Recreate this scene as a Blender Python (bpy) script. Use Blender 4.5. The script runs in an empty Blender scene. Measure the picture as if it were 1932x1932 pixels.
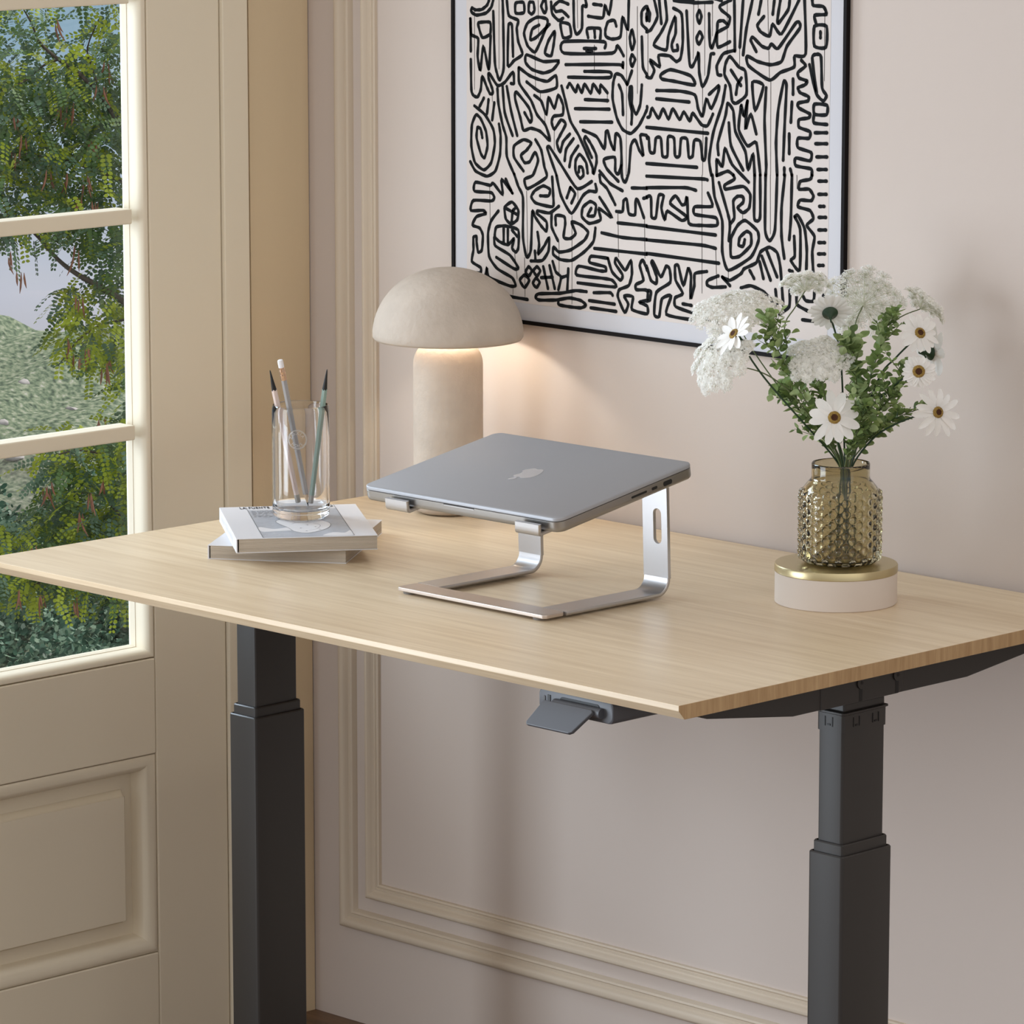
import bpy, bmesh, math, random
from mathutils import Vector, Matrix
R = math.radians
random.seed(7)
S = bpy.context.scene
COL = S.collection

# ------------------------------------------------------------------ camera
CAM = Vector((4.6164, -4.1622, 1.8132))
YAW, PITCH, FPX = 0.792228, R(10.0024), 8527.19          # looks towards -x +y, ten degrees down
FWD = Vector((-math.sin(YAW)*math.cos(PITCH), math.cos(YAW)*math.cos(PITCH), -math.sin(PITCH)))
RIGHT = FWD.cross(Vector((0, 0, 1))).normalized()
UP = RIGHT.cross(FWD)
cd = bpy.data.cameras.new('camera'); cam = bpy.data.objects.new('camera', cd); COL.objects.link(cam)
cd.sensor_width = 36; cd.lens = FPX/1932*36; cd.clip_start = .05; cd.clip_end = 300
cam.matrix_world = Matrix.Translation(CAM) @ Matrix((RIGHT, UP, -FWD)).transposed().to_4x4()
S.camera = cam

# ------------------------------------------------------------------ sky, sun, daylight, exposure
S.view_settings.view_transform = 'Standard'; S.view_settings.look = 'None'
S.view_settings.gamma = 1; S.view_settings.use_curve_mapping = False
S.view_settings.exposure = 0.07
S.cycles.max_bounces = 14; S.cycles.transparent_max_bounces = 24; S.cycles.transmission_bounces = 12
S.cycles.use_denoising = True
W = bpy.data.worlds.new('sky'); S.world = W; W.use_nodes = True
def build_world():
    nt = W.node_tree; nt.nodes.clear(); N = nt.nodes.new; L = nt.links.new
    out = N('ShaderNodeOutputWorld'); bg = N('ShaderNodeBackground'); tc = N('ShaderNodeTexCoord')
    sep = N('ShaderNodeSeparateXYZ'); mr = N('ShaderNodeMapRange'); cr = N('ShaderNodeValToRGB')
    mr.inputs[1].default_value = -1; mr.inputs[2].default_value = 1
    L(tc.outputs['Generated'], sep.inputs[0]); L(sep.outputs[2], mr.inputs[0]); L(mr.outputs[0], cr.inputs[0])
    e = cr.color_ramp.elements
    pts = [(0, (.24, .20, .17)), (.42, (.50, .45, .41)), (.437, (.74, .76, .88)), (.466, (.32, .53, .70)),
           (.50, (.66, .62, .59)), (.60, (1.0, .96, .93)), (.72, (1.18, 1.14, 1.12)), (.86, (.98, .97, .96)), (1, (.62, .62, .62))]
    e[0].position, e[0].color = pts[0][0], (*pts[0][1], 1); e[1].position, e[1].color = pts[-1][0], (*pts[-1][1], 1)
    for p, c in pts[1:-1]:
        x = e.new(p); x.color = (*c, 1)
    ns = N('ShaderNodeTexNoise'); ns.inputs['Scale'].default_value = 9; ns.inputs['Detail'].default_value = 5
    mp = N('ShaderNodeMapping'); mp.inputs['Scale'].default_value = (1, 1, 5)
    L(tc.outputs['Generated'], mp.inputs[0]); L(mp.outputs[0], ns.inputs['Vector'])
    r2 = N('ShaderNodeMapRange'); r2.inputs[1].default_value = .45; r2.inputs[2].default_value = .75; r2.inputs[3].default_value = 0; r2.inputs[4].default_value = .45
    L(ns.outputs[0], r2.inputs[0])
    mx = N('ShaderNodeMix'); mx.data_type = 'RGBA'; mx.inputs[7].default_value = (.80, .78, .78, 1)
    L(r2.outputs[0], mx.inputs[0]); L(cr.outputs[0], mx.inputs[6])
    # sky skewed as added fill: brighter from the right for the left wall, dimmer behind the camera
    dp = N('ShaderNodeVectorMath'); dp.operation = 'DOT_PRODUCT'; dp.inputs[1].default_value = (.42, .26, 0); L(tc.outputs['Generated'], dp.inputs[0])
    ad = N('ShaderNodeMath'); ad.operation = 'ADD'; ad.inputs[1].default_value = .92; L(dp.outputs['Value'], ad.inputs[0])
    sc = N('ShaderNodeVectorMath'); sc.operation = 'SCALE'; L(mx.outputs[2], sc.inputs[0]); L(ad.outputs[0], sc.inputs['Scale']); L(sc.outputs[0], bg.inputs[0])
    bg.inputs[1].default_value = 0.93
    L(bg.outputs[0], out.inputs[0])
build_world()
def lamp_light(name, kind, loc, energy, color, aim=None, **kw):
    d = bpy.data.lights.new(name, kind); o = bpy.data.objects.new(name, d); COL.objects.link(o)
    o.location = loc; d.energy = energy; d.color = color
    for k, v in kw.items(): setattr(d, k, v)
    if aim is not None: o.rotation_euler = (Vector(aim)-Vector(loc)).to_track_quat('-Z', 'Y').to_euler()
    return o
lamp_light('sun', 'SUN', (0, 6, 9), 4.0, (1, .94, .84), (-1.2, -1.5, 0), angle=R(2))
lamp_light('daylight', 'AREA', (-1.60, -.95, 1.85), 72, (.70, .84, 1), (.9, -.35, .80), shape='RECTANGLE', size=1.15, size_y=1.1)
lamp_light('daylight', 'AREA', (-.50, -2.30, .90), 65, (.77, .88, 1), (1.2, -.20, .7), shape='RECTANGLE', size=1.7, size_y=1.5)

# ------------------------------------------------------------------ helpers
def at(u, v, depth):
    "point at pixel (u, v) of the photograph's frame, `depth` metres along the view axis"
    return CAM + (FWD + RIGHT*((u-966)/FPX) - UP*((v-966)/FPX))*depth
def at_y(u, v, y):
    d = FWD + RIGHT*((u-966)/FPX) - UP*((v-966)/FPX)
    return CAM + d*((y-CAM.y)/d.y)
def depth_of(p): return (Vector(p)-CAM).dot(FWD)
ORG = {}
def tag(o, label=None, cat=None, group=None, kind=None):
    if label: o['label'] = label
    if cat: o['category'] = cat
    if group: o['group'] = group
    if kind: o['kind'] = kind
    return o
def thing(name, loc, label, cat, group=None):
    o = bpy.data.objects.new(name, None); COL.objects.link(o); o.location = loc; o.empty_display_size = .02
    ORG[o.name] = Vector(loc)
    return tag(o, label, cat, group)
def mesh_obj(name, src, mats, parent=None, loc=None, smooth=None, bevel=0, seg=2):
    "link a bmesh or a mesh (vertices in world space) as ONE object"
    if isinstance(src, bmesh.types.BMesh):
        me = bpy.data.meshes.new(name); bmesh.ops.recalc_face_normals(src, faces=src.faces) if bevel else None
        src.to_mesh(me); src.free()
    else: me = src
    me.name = name
    o = bpy.data.objects.new(name, me); COL.objects.link(o)
    org = ORG[parent.name] if parent is not None else Vector(loc or (0, 0, 0))
    me.transform(Matrix.Translation(-org))
    if parent is not None: o.parent = parent
    else: o.location = org
    ORG[o.name] = org
    for m in (mats if isinstance(mats, (list, tuple)) else [mats]): me.materials.append(m)
    if smooth is not None:
        for p in me.polygons: p.use_smooth = True
        if smooth < 180: me.set_sharp_from_angle(angle=R(smooth))
    if bevel:
        b = o.modifiers.new('bevel', 'BEVEL'); b.width = bevel; b.segments = seg; b.limit_method = 'ANGLE'; b.angle_limit = R(35)
    return o
def struct(name, src, mats, parent=None, **k):
    o = mesh_obj(name, src, mats, parent, **k)
    if parent is None: o['kind'] = 'structure'
    return o
def BM(): return bmesh.new()
def box(bm, x0, x1, y0, y1, z0, z1, M=None, mi=0):
    P = [Vector(p) for p in ((x0,y0,z0),(x1,y0,z0),(x1,y1,z0),(x0,y1,z0),(x0,y0,z1),(x1,y0,z1),(x1,y1,z1),(x0,y1,z1))]
    if M: P = [M @ p for p in P]
    V = [bm.verts.new(p) for p in P]
    for f in ((0,3,2,1),(4,5,6,7),(0,1,5,4),(1,2,6,5),(2,3,7,6),(3,0,4,7)):
        bm.faces.new([V[i] for i in f]).material_index = mi
    return bm
def loft(bm, rings, closed=True, caps=True, mi=0):
    VV = [[bm.verts.new(p) for p in r] for r in rings]
    n = len(VV[0])
    for a, b in zip(VV, VV[1:]):
        for i in range(n if closed else n-1):
            j = (i+1) % n
            bm.faces.new((a[i], a[j], b[j], b[i])).material_index = mi
    if caps:
        bm.faces.new(list(reversed(VV[0]))).material_index = mi; bm.faces.new(VV[-1]).material_index = mi
    return bm
def prism(bm, pts, axis, a, b, mi=0):
    "polygon pts (2-D) extruded along axis from a to b; 2-D axes are the remaining ones in order"
    def P(p, t):
        q = list(p); q.insert(axis, t); return Vector(q)
    A = [bm.verts.new(P(p, a)) for p in pts]; B = [bm.verts.new(P(p, b)) for p in pts]
    n = len(pts)
    fs = [bm.faces.new(A), bm.faces.new(list(reversed(B)))]
    for i in range(n): fs.append(bm.faces.new((A[(i+1) % n], A[i], B[i], B[(i+1) % n])))
    for f in fs: f.material_index = mi
    bmesh.ops.recalc_face_normals(bm, faces=fs)
    return bm
def lathe(bm, prof, c, seg=64, mi=0):
    rings = []
    for r, z in prof:
        if r < 1e-6: rings.append([bm.verts.new((c[0], c[1], c[2]+z))])
        else: rings.append([bm.verts.new((c[0]+r*math.cos(2*math.pi*i/seg), c[1]+r*math.sin(2*math.pi*i/seg), c[2]+z)) for i in range(seg)])
    for a, b in zip(rings, rings[1:]):
        for i in range(seg):
            j = (i+1) % seg
            if len(a) == 1 and len(b) == 1: continue
            if len(a) == 1: f = bm.faces.new((a[0], b[j], b[i]))
            elif len(b) == 1: f = bm.faces.new((a[i], a[j], b[0]))
            else: f = bm.faces.new((a[i], a[j], b[j], b[i]))
            f.material_index = mi
    return bm
def arc(cx, cz, r, a0, a1, n=8):
    return [(cx+r*math.cos(R(a0+(a1-a0)*i/n)), cz+r*math.sin(R(a0+(a1-a0)*i/n))) for i in range(n+1)]
def smooth_pts(P, k=5, closed=False, ten=1.0):
    P = [Vector(p) for p in P]; n = len(P); out = []
    rng = range(n if closed else n-1)
    for i in rng:
        g = (lambda j: P[j % n]) if closed else (lambda j: P[max(0, min(n-1, j))])
        a, b, c, d = g(i-1), g(i), g(i+1), g(i+2)
        for s in range(k):
            t = s/k
            m0, m1 = (c-a)*.5*ten, (d-b)*.5*ten
            out.append(b*(2*t**3-3*t*t+1)+m0*(t**3-2*t*t+t)+c*(3*t*t-2*t**3)+m1*(t**3-t*t))
    if not closed: out.append(P[-1])
    return out
def tube(bm, P, rad, seg=6, mi=0, cap=True):
    P = [Vector(p) for p in P]; n = len(P); rings = []
    ref = None
    for i, p in enumerate(P):
        t = (P[min(i+1, n-1)]-P[max(i-1, 0)]).normalized()
        if ref is None: ref = t.orthogonal().normalized()
        ref = (ref - t*ref.dot(t)).normalized(); b = t.cross(ref)
        r = rad[i] if isinstance(rad, (list, tuple)) else rad
        rings.append([p+(ref*math.cos(2*math.pi*k/seg)+b*math.sin(2*math.pi*k/seg))*r for k in range(seg)])
    return loft(bm, rings, True, cap, mi)
def rrect(w, d, r, n=6):
    "rounded rectangle outline from (0,0) to (w,d)"
    out = []
    for cx, cy, a in ((w-r, r, -90), (w-r, d-r, 0), (r, d-r, 90), (r, r, 180)):
        out += [(cx+r*math.cos(R(a+90*i/n)), cy+r*math.sin(R(a+90*i/n))) for i in range(n+1)]
    return out
def curve_mesh(outlines, depth=0.0, bev=0.0):
    "filled 2-D outlines (holes allowed) as a mesh in the XY plane"
    c = bpy.data.curves.new('tmp', 'CURVE'); c.dimensions = '2D'; c.fill_mode = 'BOTH'; c.extrude = depth; c.bevel_depth = bev
    for o in outlines:
        s = c.splines.new('POLY'); s.points.add(len(o)-1); s.use_cyclic_u = True
        for p, q in zip(s.points, o): p.co = (q[0], q[1], 0, 1)
    ob = bpy.data.objects.new('tmp', c); COL.objects.link(ob)
    me = bpy.data.meshes.new_from_object(ob.evaluated_get(bpy.context.evaluated_depsgraph_get()))
    bpy.data.objects.remove(ob); bpy.data.curves.remove(c)
    return me
def text_mesh(body, size, depth=0.0, align='CENTER', space=1.0, bold=0.0):
    c = bpy.data.curves.new('tmp', 'FONT'); c.body = body; c.size = size; c.extrude = depth; c.align_x = align; c.align_y = 'CENTER'; c.space_character = space; c.resolution_u = 3; c.offset = bold
    ob = bpy.data.objects.new('tmp', c); COL.objects.link(ob)
    me = bpy.data.meshes.new_from_object(ob.evaluated_get(bpy.context.evaluated_depsgraph_get()))
    bpy.data.objects.remove(ob); bpy.data.curves.remove(c)
    return me
def add_mesh(bm, me, M, mi=0):
    n0 = len(bm.faces); me.transform(M); bm.from_mesh(me); bpy.data.meshes.remove(me)
    bm.faces.ensure_lookup_table()
    for f in bm.faces[n0:]: f.material_index = mi
    return bm
def frame_M(o, x, y):
    x = Vector(x).normalized(); y = Vector(y); y = (y-x*y.dot(x)).normalized(); z = x.cross(y)
    return Matrix.Translation(o) @ Matrix((x, y, z)).transposed().to_4x4()
def ribbon(bm, P, w, z, mi=0, closed=False, cap=True):
    "flat stroke of width w along 2-D points, at height z of the local frame"
    P = [Vector((p[0], p[1])) for p in P]; n = len(P)
    if n < 2: return
    L, Rr = [], []
    for i in range(n):
        a = P[(i-1) % n] if (closed or i > 0) else P[0]; b = P[(i+1) % n] if (closed or i < n-1) else P[-1]
        t = (b-a)
        if t.length < 1e-9: t = Vector((1, 0))
        t.normalize(); nrm = Vector((-t.y, t.x))*(w/2)*(1+.10*math.sin(i*1.7+n))
        L.append(bm.verts.new((*(P[i]+nrm), z))); Rr.append(bm.verts.new((*(P[i]-nrm), z)))
    for i in range(n if closed else n-1):
        j = (i+1) % n
        bm.faces.new((Rr[i], Rr[j], L[j], L[i])).material_index = mi
    if cap and not closed:
        for i in (0, n-1):
            c = P[i]; vs = [bm.verts.new((c.x+w/2*math.cos(k*math.pi/5), c.y+w/2*math.sin(k*math.pi/5), z+.00012)) for k in range(10)]
            bm.faces.new(vs).material_index = mi

# ------------------------------------------------------------------ materials
def mat(name, color, rough=.5, metal=0.0, spec=.5, bump=0, bscale=60, bstretch=None, var=0, vscale=8, trans=0, ior=1.45, sub=0, coat=0):
    m = bpy.data.materials.new(name); m.use_nodes = True; nt = m.node_tree; b = nt.nodes['Principled BSDF']
    b.inputs['Base Color'].default_value = (*color, 1); b.inputs['Roughness'].default_value = rough; b.inputs['Metallic'].default_value = metal
    b.inputs['Specular IOR Level'].default_value = spec; b.inputs['Transmission Weight'].default_value = trans; b.inputs['IOR'].default_value = ior
    if coat: b.inputs['Coat Weight'].default_value = coat
    N = nt.nodes.new; L = nt.links.new
    def coords(sc):
        tc = N('ShaderNodeTexCoord'); mp = N('ShaderNodeMapping'); L(tc.outputs['Object'], mp.inputs[0])
        if bstretch: mp.inputs['Scale'].default_value = bstretch
        ns = N('ShaderNodeTexNoise'); ns.inputs['Scale'].default_value = sc; ns.inputs['Detail'].default_value = 4; L(mp.outputs[0], ns.inputs['Vector'])
        return ns
    if bump:
        ns = coords(bscale); bp = N('ShaderNodeBump'); bp.inputs['Strength'].default_value = bump; bp.inputs['Distance'].default_value = .004
        L(ns.outputs[0], bp.inputs['Height']); L(bp.outputs[0], b.inputs['Normal'])
    if var:
        ns = coords(vscale); r = N('ShaderNodeMapRange'); r.inputs[1].default_value = .3; r.inputs[2].default_value = .7; r.inputs[3].default_value = 1-var; r.inputs[4].default_value = 1+var
        mx = N('ShaderNodeMix'); mx.data_type = 'RGBA'; mx.blend_type = 'MULTIPLY'; mx.inputs[0].default_value = 1; mx.inputs[6].default_value = (*color, 1)
        L(ns.outputs[0], r.inputs[0]); L(r.outputs[0], mx.inputs[7]); L(mx.outputs[2], b.inputs['Base Color'])
    return m
def wood(name, c1, c2, scale, rough=.42, dens=1.0):
    m = bpy.data.materials.new(name); m.use_nodes = True; nt = m.node_tree; b = nt.nodes['Principled BSDF']; N = nt.nodes.new; L = nt.links.new
    tc = N('ShaderNodeTexCoord'); mp = N('ShaderNodeMapping'); mp.inputs['Scale'].default_value = scale; L(tc.outputs['Object'], mp.inputs[0])
    n1 = N('ShaderNodeTexNoise'); n1.inputs['Scale'].default_value = 2.2*dens; n1.inputs['Detail'].default_value = 6; n1.inputs['Distortion'].default_value = .4; L(mp.outputs[0], n1.inputs['Vector'])
    n2 = N('ShaderNodeTexNoise'); n2.inputs['Scale'].default_value = 9*dens; n2.inputs['Detail'].default_value = 3; L(mp.outputs[0], n2.inputs['Vector'])
    ad = N('ShaderNodeMath'); ad.operation = 'MULTIPLY_ADD'; ad.inputs[1].default_value = .5; L(n2.outputs[0], ad.inputs[0]); L(n1.outputs[0], ad.inputs[2])
    cr = N('ShaderNodeValToRGB'); e = cr.color_ramp.elements
    e[0].position = .50; e[0].color = (*c1, 1); e[1].position = 1.0; e[1].color = (*c2, 1); L(ad.outputs[0], cr.inputs[0]); L(cr.outputs[0], b.inputs['Base Color'])
    bp = N('ShaderNodeBump'); bp.inputs['Strength'].default_value = .06; bp.inputs['Distance'].default_value = .001; L(ad.outputs[0], bp.inputs['Height']); L(bp.outputs[0], b.inputs['Normal'])
    b.inputs['Roughness'].default_value = rough
    return m
def glass(name, color, rough=0.0, ior=1.45):
    m = mat(name, color, rough, trans=1, ior=ior); return m
def pane_glass(name):
    m = bpy.data.materials.new(name); m.use_nodes = True; nt = m.node_tree; nt.nodes.clear(); N = nt.nodes.new; L = nt.links.new
    o = N('ShaderNodeOutputMaterial'); t = N('ShaderNodeBsdfTransparent'); g = N('ShaderNodeBsdfGlossy'); g.inputs['Roughness'].default_value = 0.0
    mx = N('ShaderNodeMixShader'); f = N('ShaderNodeFresnel'); f.inputs[0].default_value = 1.35
    t.inputs[0].default_value = (.97, .985, .98, 1)
    L(f.outputs[0], mx.inputs[0]); L(t.outputs[0], mx.inputs[1]); L(g.outputs[0], mx.inputs[2]); L(mx.outputs[0], o.inputs[0])
    return m
def leafy(name, color, trans=.35, var=.25, vscale=30, rough=.5):
    m = bpy.data.materials.new(name); m.use_nodes = True; nt = m.node_tree; b = nt.nodes['Principled BSDF']; N = nt.nodes.new; L = nt.links.new
    o = nt.nodes['Material Output']; tr = N('ShaderNodeBsdfTranslucent'); mx = N('ShaderNodeMixShader'); mx.inputs[0].default_value = trans
    tc = N('ShaderNodeTexCoord'); ns = N('ShaderNodeTexNoise'); ns.inputs['Scale'].default_value = vscale; L(tc.outputs['Object'], ns.inputs['Vector'])
    r = N('ShaderNodeMapRange'); r.inputs[1].default_value = .3; r.inputs[2].default_value = .7; r.inputs[3].default_value = 1-var; r.inputs[4].default_value = 1+var; L(ns.outputs[0], r.inputs[0])
    mc = N('ShaderNodeMix'); mc.data_type = 'RGBA'; mc.blend_type = 'MULTIPLY'; mc.inputs[0].default_value = 1; mc.inputs[6].default_value = (*color, 1); L(r.outputs[0], mc.inputs[7])
    L(mc.outputs[2], b.inputs['Base Color']); L(mc.outputs[2], tr.inputs[0]); b.inputs['Roughness'].default_value = rough; b.inputs['Specular IOR Level'].default_value = .3
    L(b.outputs[0], mx.inputs[1]); L(tr.outputs[0], mx.inputs[2]); L(mx.outputs[0], o.inputs[0])
    return m
M_wall = mat('wall_paint', (.595, .513, .457), .75, spec=.2, bump=.12, bscale=38)
M_wall2 = mat('warm_bounce_wall_paint', (.66, .525, .345), .75, spec=.2, bump=.12, bscale=38)  # yellower copy of the wall paint, the corner's warm bounce put into its colour
M_door = mat('door_paint', (.76, .675, .525), .45, spec=.35)
M_mould = mat('moulding_paint', (.60, .505, .395), .5, spec=.3)
M_floor = wood('floor_wood', (.07, .035, .018), (.20, .11, .055), (1, 14, 14), .45)
M_desk = wood('desk_veneer', (.62, .47, .30), (.77, .625, .435), (1.6, 40, 40), .36)
M_edge = wood('desk_end_grain', (.36, .215, .095), (.50, .33, .165), (60, 60, 5), .5)
M_leg = mat('dark_steel', (.036, .032, .029), .42, spec=.5)
M_plastic = mat('grey_plastic', (.085, .088, .098), .45)
M_black = mat('black_recess', (.006, .006, .006), .5)
M_alu = mat('brushed_aluminium', (.52, .505, .505), .34, .92)
M_alu2 = mat('sheen_aluminium', (.60, .52, .46), .4, .85)
M_pad = mat('grey_pad', (.22, .21, .20), .7)
M_lap = mat('grey_anodised', (.36, .36, .375), .5, .35)
M_lapside = mat('grey_anodised_side', (.34, .325, .31), .34, .92)
M_logo = mat('mirror_logo', (.82, .82, .84), .22, .8)
M_rubber = mat('rubber', (.02, .02, .02), .7)
M_stone = mat('cast_stone', (.51, .43, .355), .72, spec=.25, bump=.28, bscale=120, var=.07, vscale=26)
M_frame = mat('black_frame', (.006, .004, .004), .6, spec=.15)
M_mat = mat('white_mount', (.60, .59, .615), .7, spec=.2)
M_paper = mat('cream_paper', (.66, .595, .555), .8, spec=.1)
M_ink = mat('ink', (.012, .013, .014), .8, spec=.08)
M_book = mat('book_cover', (.68, .67, .685), .45)
M_bookgrey = mat('book_print_grey', (.40, .41, .44), .5, var=.06, vscale=90)
M_booklight = mat('book_print_light', (.70, .68, .68), .5)
M_bookink = mat('book_print_ink', (.05, .05, .055), .6)
M_pages = mat('book_pages', (.47, .40, .32), .8, bump=.5, bscale=18, bstretch=(1, 1, 60), var=.14, vscale=4)
M_glass = glass('clear_glass', (1, 1, 1), 0, 1.45)
M_frost = glass('frosted_glass', (1, 1, 1), .30, 1.35)
M_jar = glass('smoked_glass', (.70, .645, .46), 0.0, 1.45)
M_brass = mat('brushed_brass', (.56, .47, .27), .33, .95)
M_plinth = mat('white_plinth', (.655, .575, .505), .55)
M_pink = mat('pink_lacquer', (.72, .58, .52), .45)
M_grey = mat('grey_lacquer', (.33, .315, .31), .45)
M_green = mat('sage_lacquer', (.27, .37, .32), .45)
M_greyend = mat('grey_dip', (.38, .36, .33), .5)
M_lead = mat('graphite', (.012, .012, .012), .45)
M_rawwood = mat('raw_pencil_wood', (.62, .44, .28), .7)
M_eraser = mat('eraser', (.78, .76, .76), .7)
M_copper = mat('rose_gold', (.72, .50, .36), .25, .9)
M_petal = leafy('white_petal', (.93, .905, .865), .25, .04, 60, .6)
M_lace = leafy('lace_floret', (.97, .96, .93), .58, .08, 200, .7)
M_stem = mat('dark_stem', (.018, .045, .018), .5)
M_stem2 = mat('olive_stem', (.10, .13, .045), .55)
M_disc = mat('flower_eye', (.10, .035, .012), .9, bump=1, bscale=900)
M_ring = mat('pollen', (.46, .29, .07), .9, bump=1, bscale=900, var=.35, vscale=700)
M_ray = mat('pale_ray', (.60, .61, .48), .6)
M_leafA = leafy('round_leaf', (.24, .335, .115), .30, .3, 55)
M_leafB = leafy('pale_round_leaf', (.40, .50, .24), .32, .2, 55)
M_leafC = leafy('dark_round_leaf', (.135, .205, .07), .28, .3, 55)
M_bark = mat('bark', (.085, .07, .06), .9, bump=.6, bscale=90, var=.3, vscale=40)
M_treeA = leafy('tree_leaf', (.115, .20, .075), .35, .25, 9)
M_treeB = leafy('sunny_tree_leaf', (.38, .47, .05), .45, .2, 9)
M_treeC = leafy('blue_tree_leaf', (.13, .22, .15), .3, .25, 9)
M_pod = mat('seed_pod', (.20, .085, .05), .6, var=.3, vscale=60)
M_shrub = leafy('shrub_leaf', (.06, .125, .09), .2, .5, 14)
M_shrub2 = leafy('shrub_leaf_light', (.15, .235, .17), .2, .4, 14)
M_rock = mat('pale_rock', (.33, .32, .33), .9, bump=1, bscale=6)
M_pane = pane_glass('window_glass')
M_bulb = bpy.data.materials.new('lamp_glow'); M_bulb.use_nodes = True
_b = M_bulb.node_tree.nodes['Principled BSDF']; _b.inputs['Emission Color'].default_value = (1, .80, .55, 1); _b.inputs['Emission Strength'].default_value = 2
def hill_mat():
    m = bpy.data.materials.new('hillside_grass'); m.use_nodes = True; nt = m.node_tree; b = nt.nodes['Principled BSDF']; N = nt.nodes.new; L = nt.links.new
    tc = N('ShaderNodeTexCoord'); n1 = N('ShaderNodeTexNoise'); n1.inputs['Scale'].default_value = 34; n1.inputs['Detail'].default_value = 7; L(tc.outputs['Object'], n1.inputs['Vector'])
    cr = N('ShaderNodeValToRGB'); e = cr.color_ramp.elements; L(n1.outputs[0], cr.inputs[0])
    e[0].position = .30; e[0].color = (.045, .06, .05, 1); e[1].position = .74; e[1].color = (.34, .34, .33, 1)
    for p, c in ((.42, (.09, .125, .09, 1)), (.52, (.15, .19, .135, 1)), (.62, (.22, .25, .19, 1))):
        x = e.new(p); x.color = c
    n2 = N('ShaderNodeTexNoise'); n2.inputs['Scale'].default_value = 1.1; n2.inputs['Detail'].default_value = 3; L(tc.outputs['Object'], n2.inputs['Vector'])
    mx = N('ShaderNodeMix'); mx.data_type = 'RGBA'; mx.inputs[7].default_value = (.115, .105, .105, 1)
    r = N('ShaderNodeMapRange'); r.inputs[1].default_value = .5; r.inputs[2].default_value = .7; r.inputs[4].default_value = .7; L(n2.outputs[0], r.inputs[0]); L(r.outputs[0], mx.inputs[0])
    L(cr.outputs[0], mx.inputs[6]); L(mx.outputs[2], b.inputs['Base Color']); b.inputs['Roughness'].default_value = .95; b.inputs['Specular IOR Level'].default_value = .05
    return m
M_hill = hill_mat()

# ------------------------------------------------------------------ room shell
H = 2.75
bm = BM(); box(bm, -.18, 4.2, 0, .16, -.02, H); struct('wall_back', bm, M_wall)
bm = BM()
YD0, YD1 = -1.075, -.121           # door opening incl. casing
for a in ((-.17, 0, YD1+.012, -.0016, -.02, H), (-.17, 0, YD0, YD1+.012, 2.12, H), (-.17, 0, -1.35, YD0, -.02, H), (-.17, 0, -5.6, -3.2, -.02, H), (-.17, 0, -3.2, -1.35, -.02, .12), (-.17, 0, -3.2, -1.35, 2.35, H)): box(bm, *a)
struct('wall_left', bm, M_wall2)
bm = BM(); box(bm, -.17, 4.2, -5.6, 0.0, -.06, 0); struct('floor', bm, M_floor)

def moulding(name, prof, x0, z0, x1, z1):
    "mitred rectangular wall moulding; prof = (inset, height off the wall)"
    bm = BM(); rings = []
    for sx, sz in ((0, 0), (1, 0), (1, 1), (0, 1)):
        rings.append([bm.verts.new(((x1-d if sx else x0+d), -h, (z1-d if sz else z0+d))) for d, h in prof])
    for i in range(4):
        a, b = rings[i], rings[(i+1) % 4]
        for k in range(len(prof)-1): bm.faces.new((a[k], b[k], b[k+1], a[k+1]))
    bmesh.ops.recalc_face_normals(bm, faces=bm.faces)
    return struct(name, bm, M_mould, smooth=28)
p1 = [(0, 0), (0, .006)] + [(.0075-.0075*math.cos(R(a)), .006+.008*math.sin(R(a))) for a in (15, 35, 55, 75, 90, 110, 130, 150)] + [(.0155, .0075), (.0165, .006), (.0215, .007), (.023, .0085), (.0255, .007), (.0275, .003), (.0285, 0)]
p2 = [(0, 0), (0, .005)] + [(.0055-.0055*math.cos(R(a)), .005+.0085*math.sin(R(a))) for a in (15, 35, 55, 75, 90, 110, 135, 160)] + [(.0125, .006), (.0135, .005), (.017, .006), (.018, .0045), (.0205, .006), (.0225, .0045), (.0232, 0)]
moulding('trim_1', p1, .0615, .1362, 3.6, 2.55)
moulding('trim_2', p2, .1155, .1860, 3.546, 2.496)

# glazed door in the left wall ---------------------------------------------
door = bpy.data.objects.new('door_1', None); COL.objects.link(door); door.location = (0, -.6, 0); ORG['door_1'] = Vector((0, -.6, 0)); door['kind'] = 'structure'
XF = .006
# casing (architrave) around the door and the stile
bm = BM()
box(bm, -.12, .012, -.1655, -.121, 0, 2.16); box(bm, -.12, .012, YD0-.045, YD0, 0, 2.16); box(bm, -.12, .012, YD0, -.1655, 2.115, 2.16)
mesh_obj('casing', bm, M_door, door, bevel=.0015)
bm = BM(); box(bm, -.035, XF, -.2934, -.1668, .006, 2.11); mesh_obj('stile', bm, M_door, door, bevel=.0018)
bm = BM(); box(bm, -.035, XF, YD0+.002, -.945, .006, 2.11); mesh_obj('stile', bm, M_door, door, bevel=.0018)
YO0, YO1 = -.944, -.2944            # opening between the stiles
for z0, z1 in ((.006, .1425), (.422, .5545), (1.99, 2.11)):
    bm = BM(); box(bm, -.035, XF, YO0, YO1, z0, z1); mesh_obj('rail', bm, M_door, door, bevel=.0018)
def sash(name, prof, y0, y1, z0, z1, m, sm=40):
    "moulding running round a rectangular opening of the door; prof = (inset, x)"
    bm = BM(); rings = []
    for sy, sz in ((0, 0), (1, 0), (1, 1), (0, 1)):
        rings.append([bm.verts.new((x, (y1-d if sy else y0+d), (z1-d if sz else z0+d))) for d, x in prof])
    for i in range(4):
        a, b = rings[i], rings[(i+1) % 4]
        for k in range(len(prof)-1): bm.faces.new((a[k], b[k], b[k+1], a[k+1]))
    bmesh.ops.recalc_face_normals(bm, faces=bm.faces)
    return mesh_obj(name, bm, m, door, smooth=sm)
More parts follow.
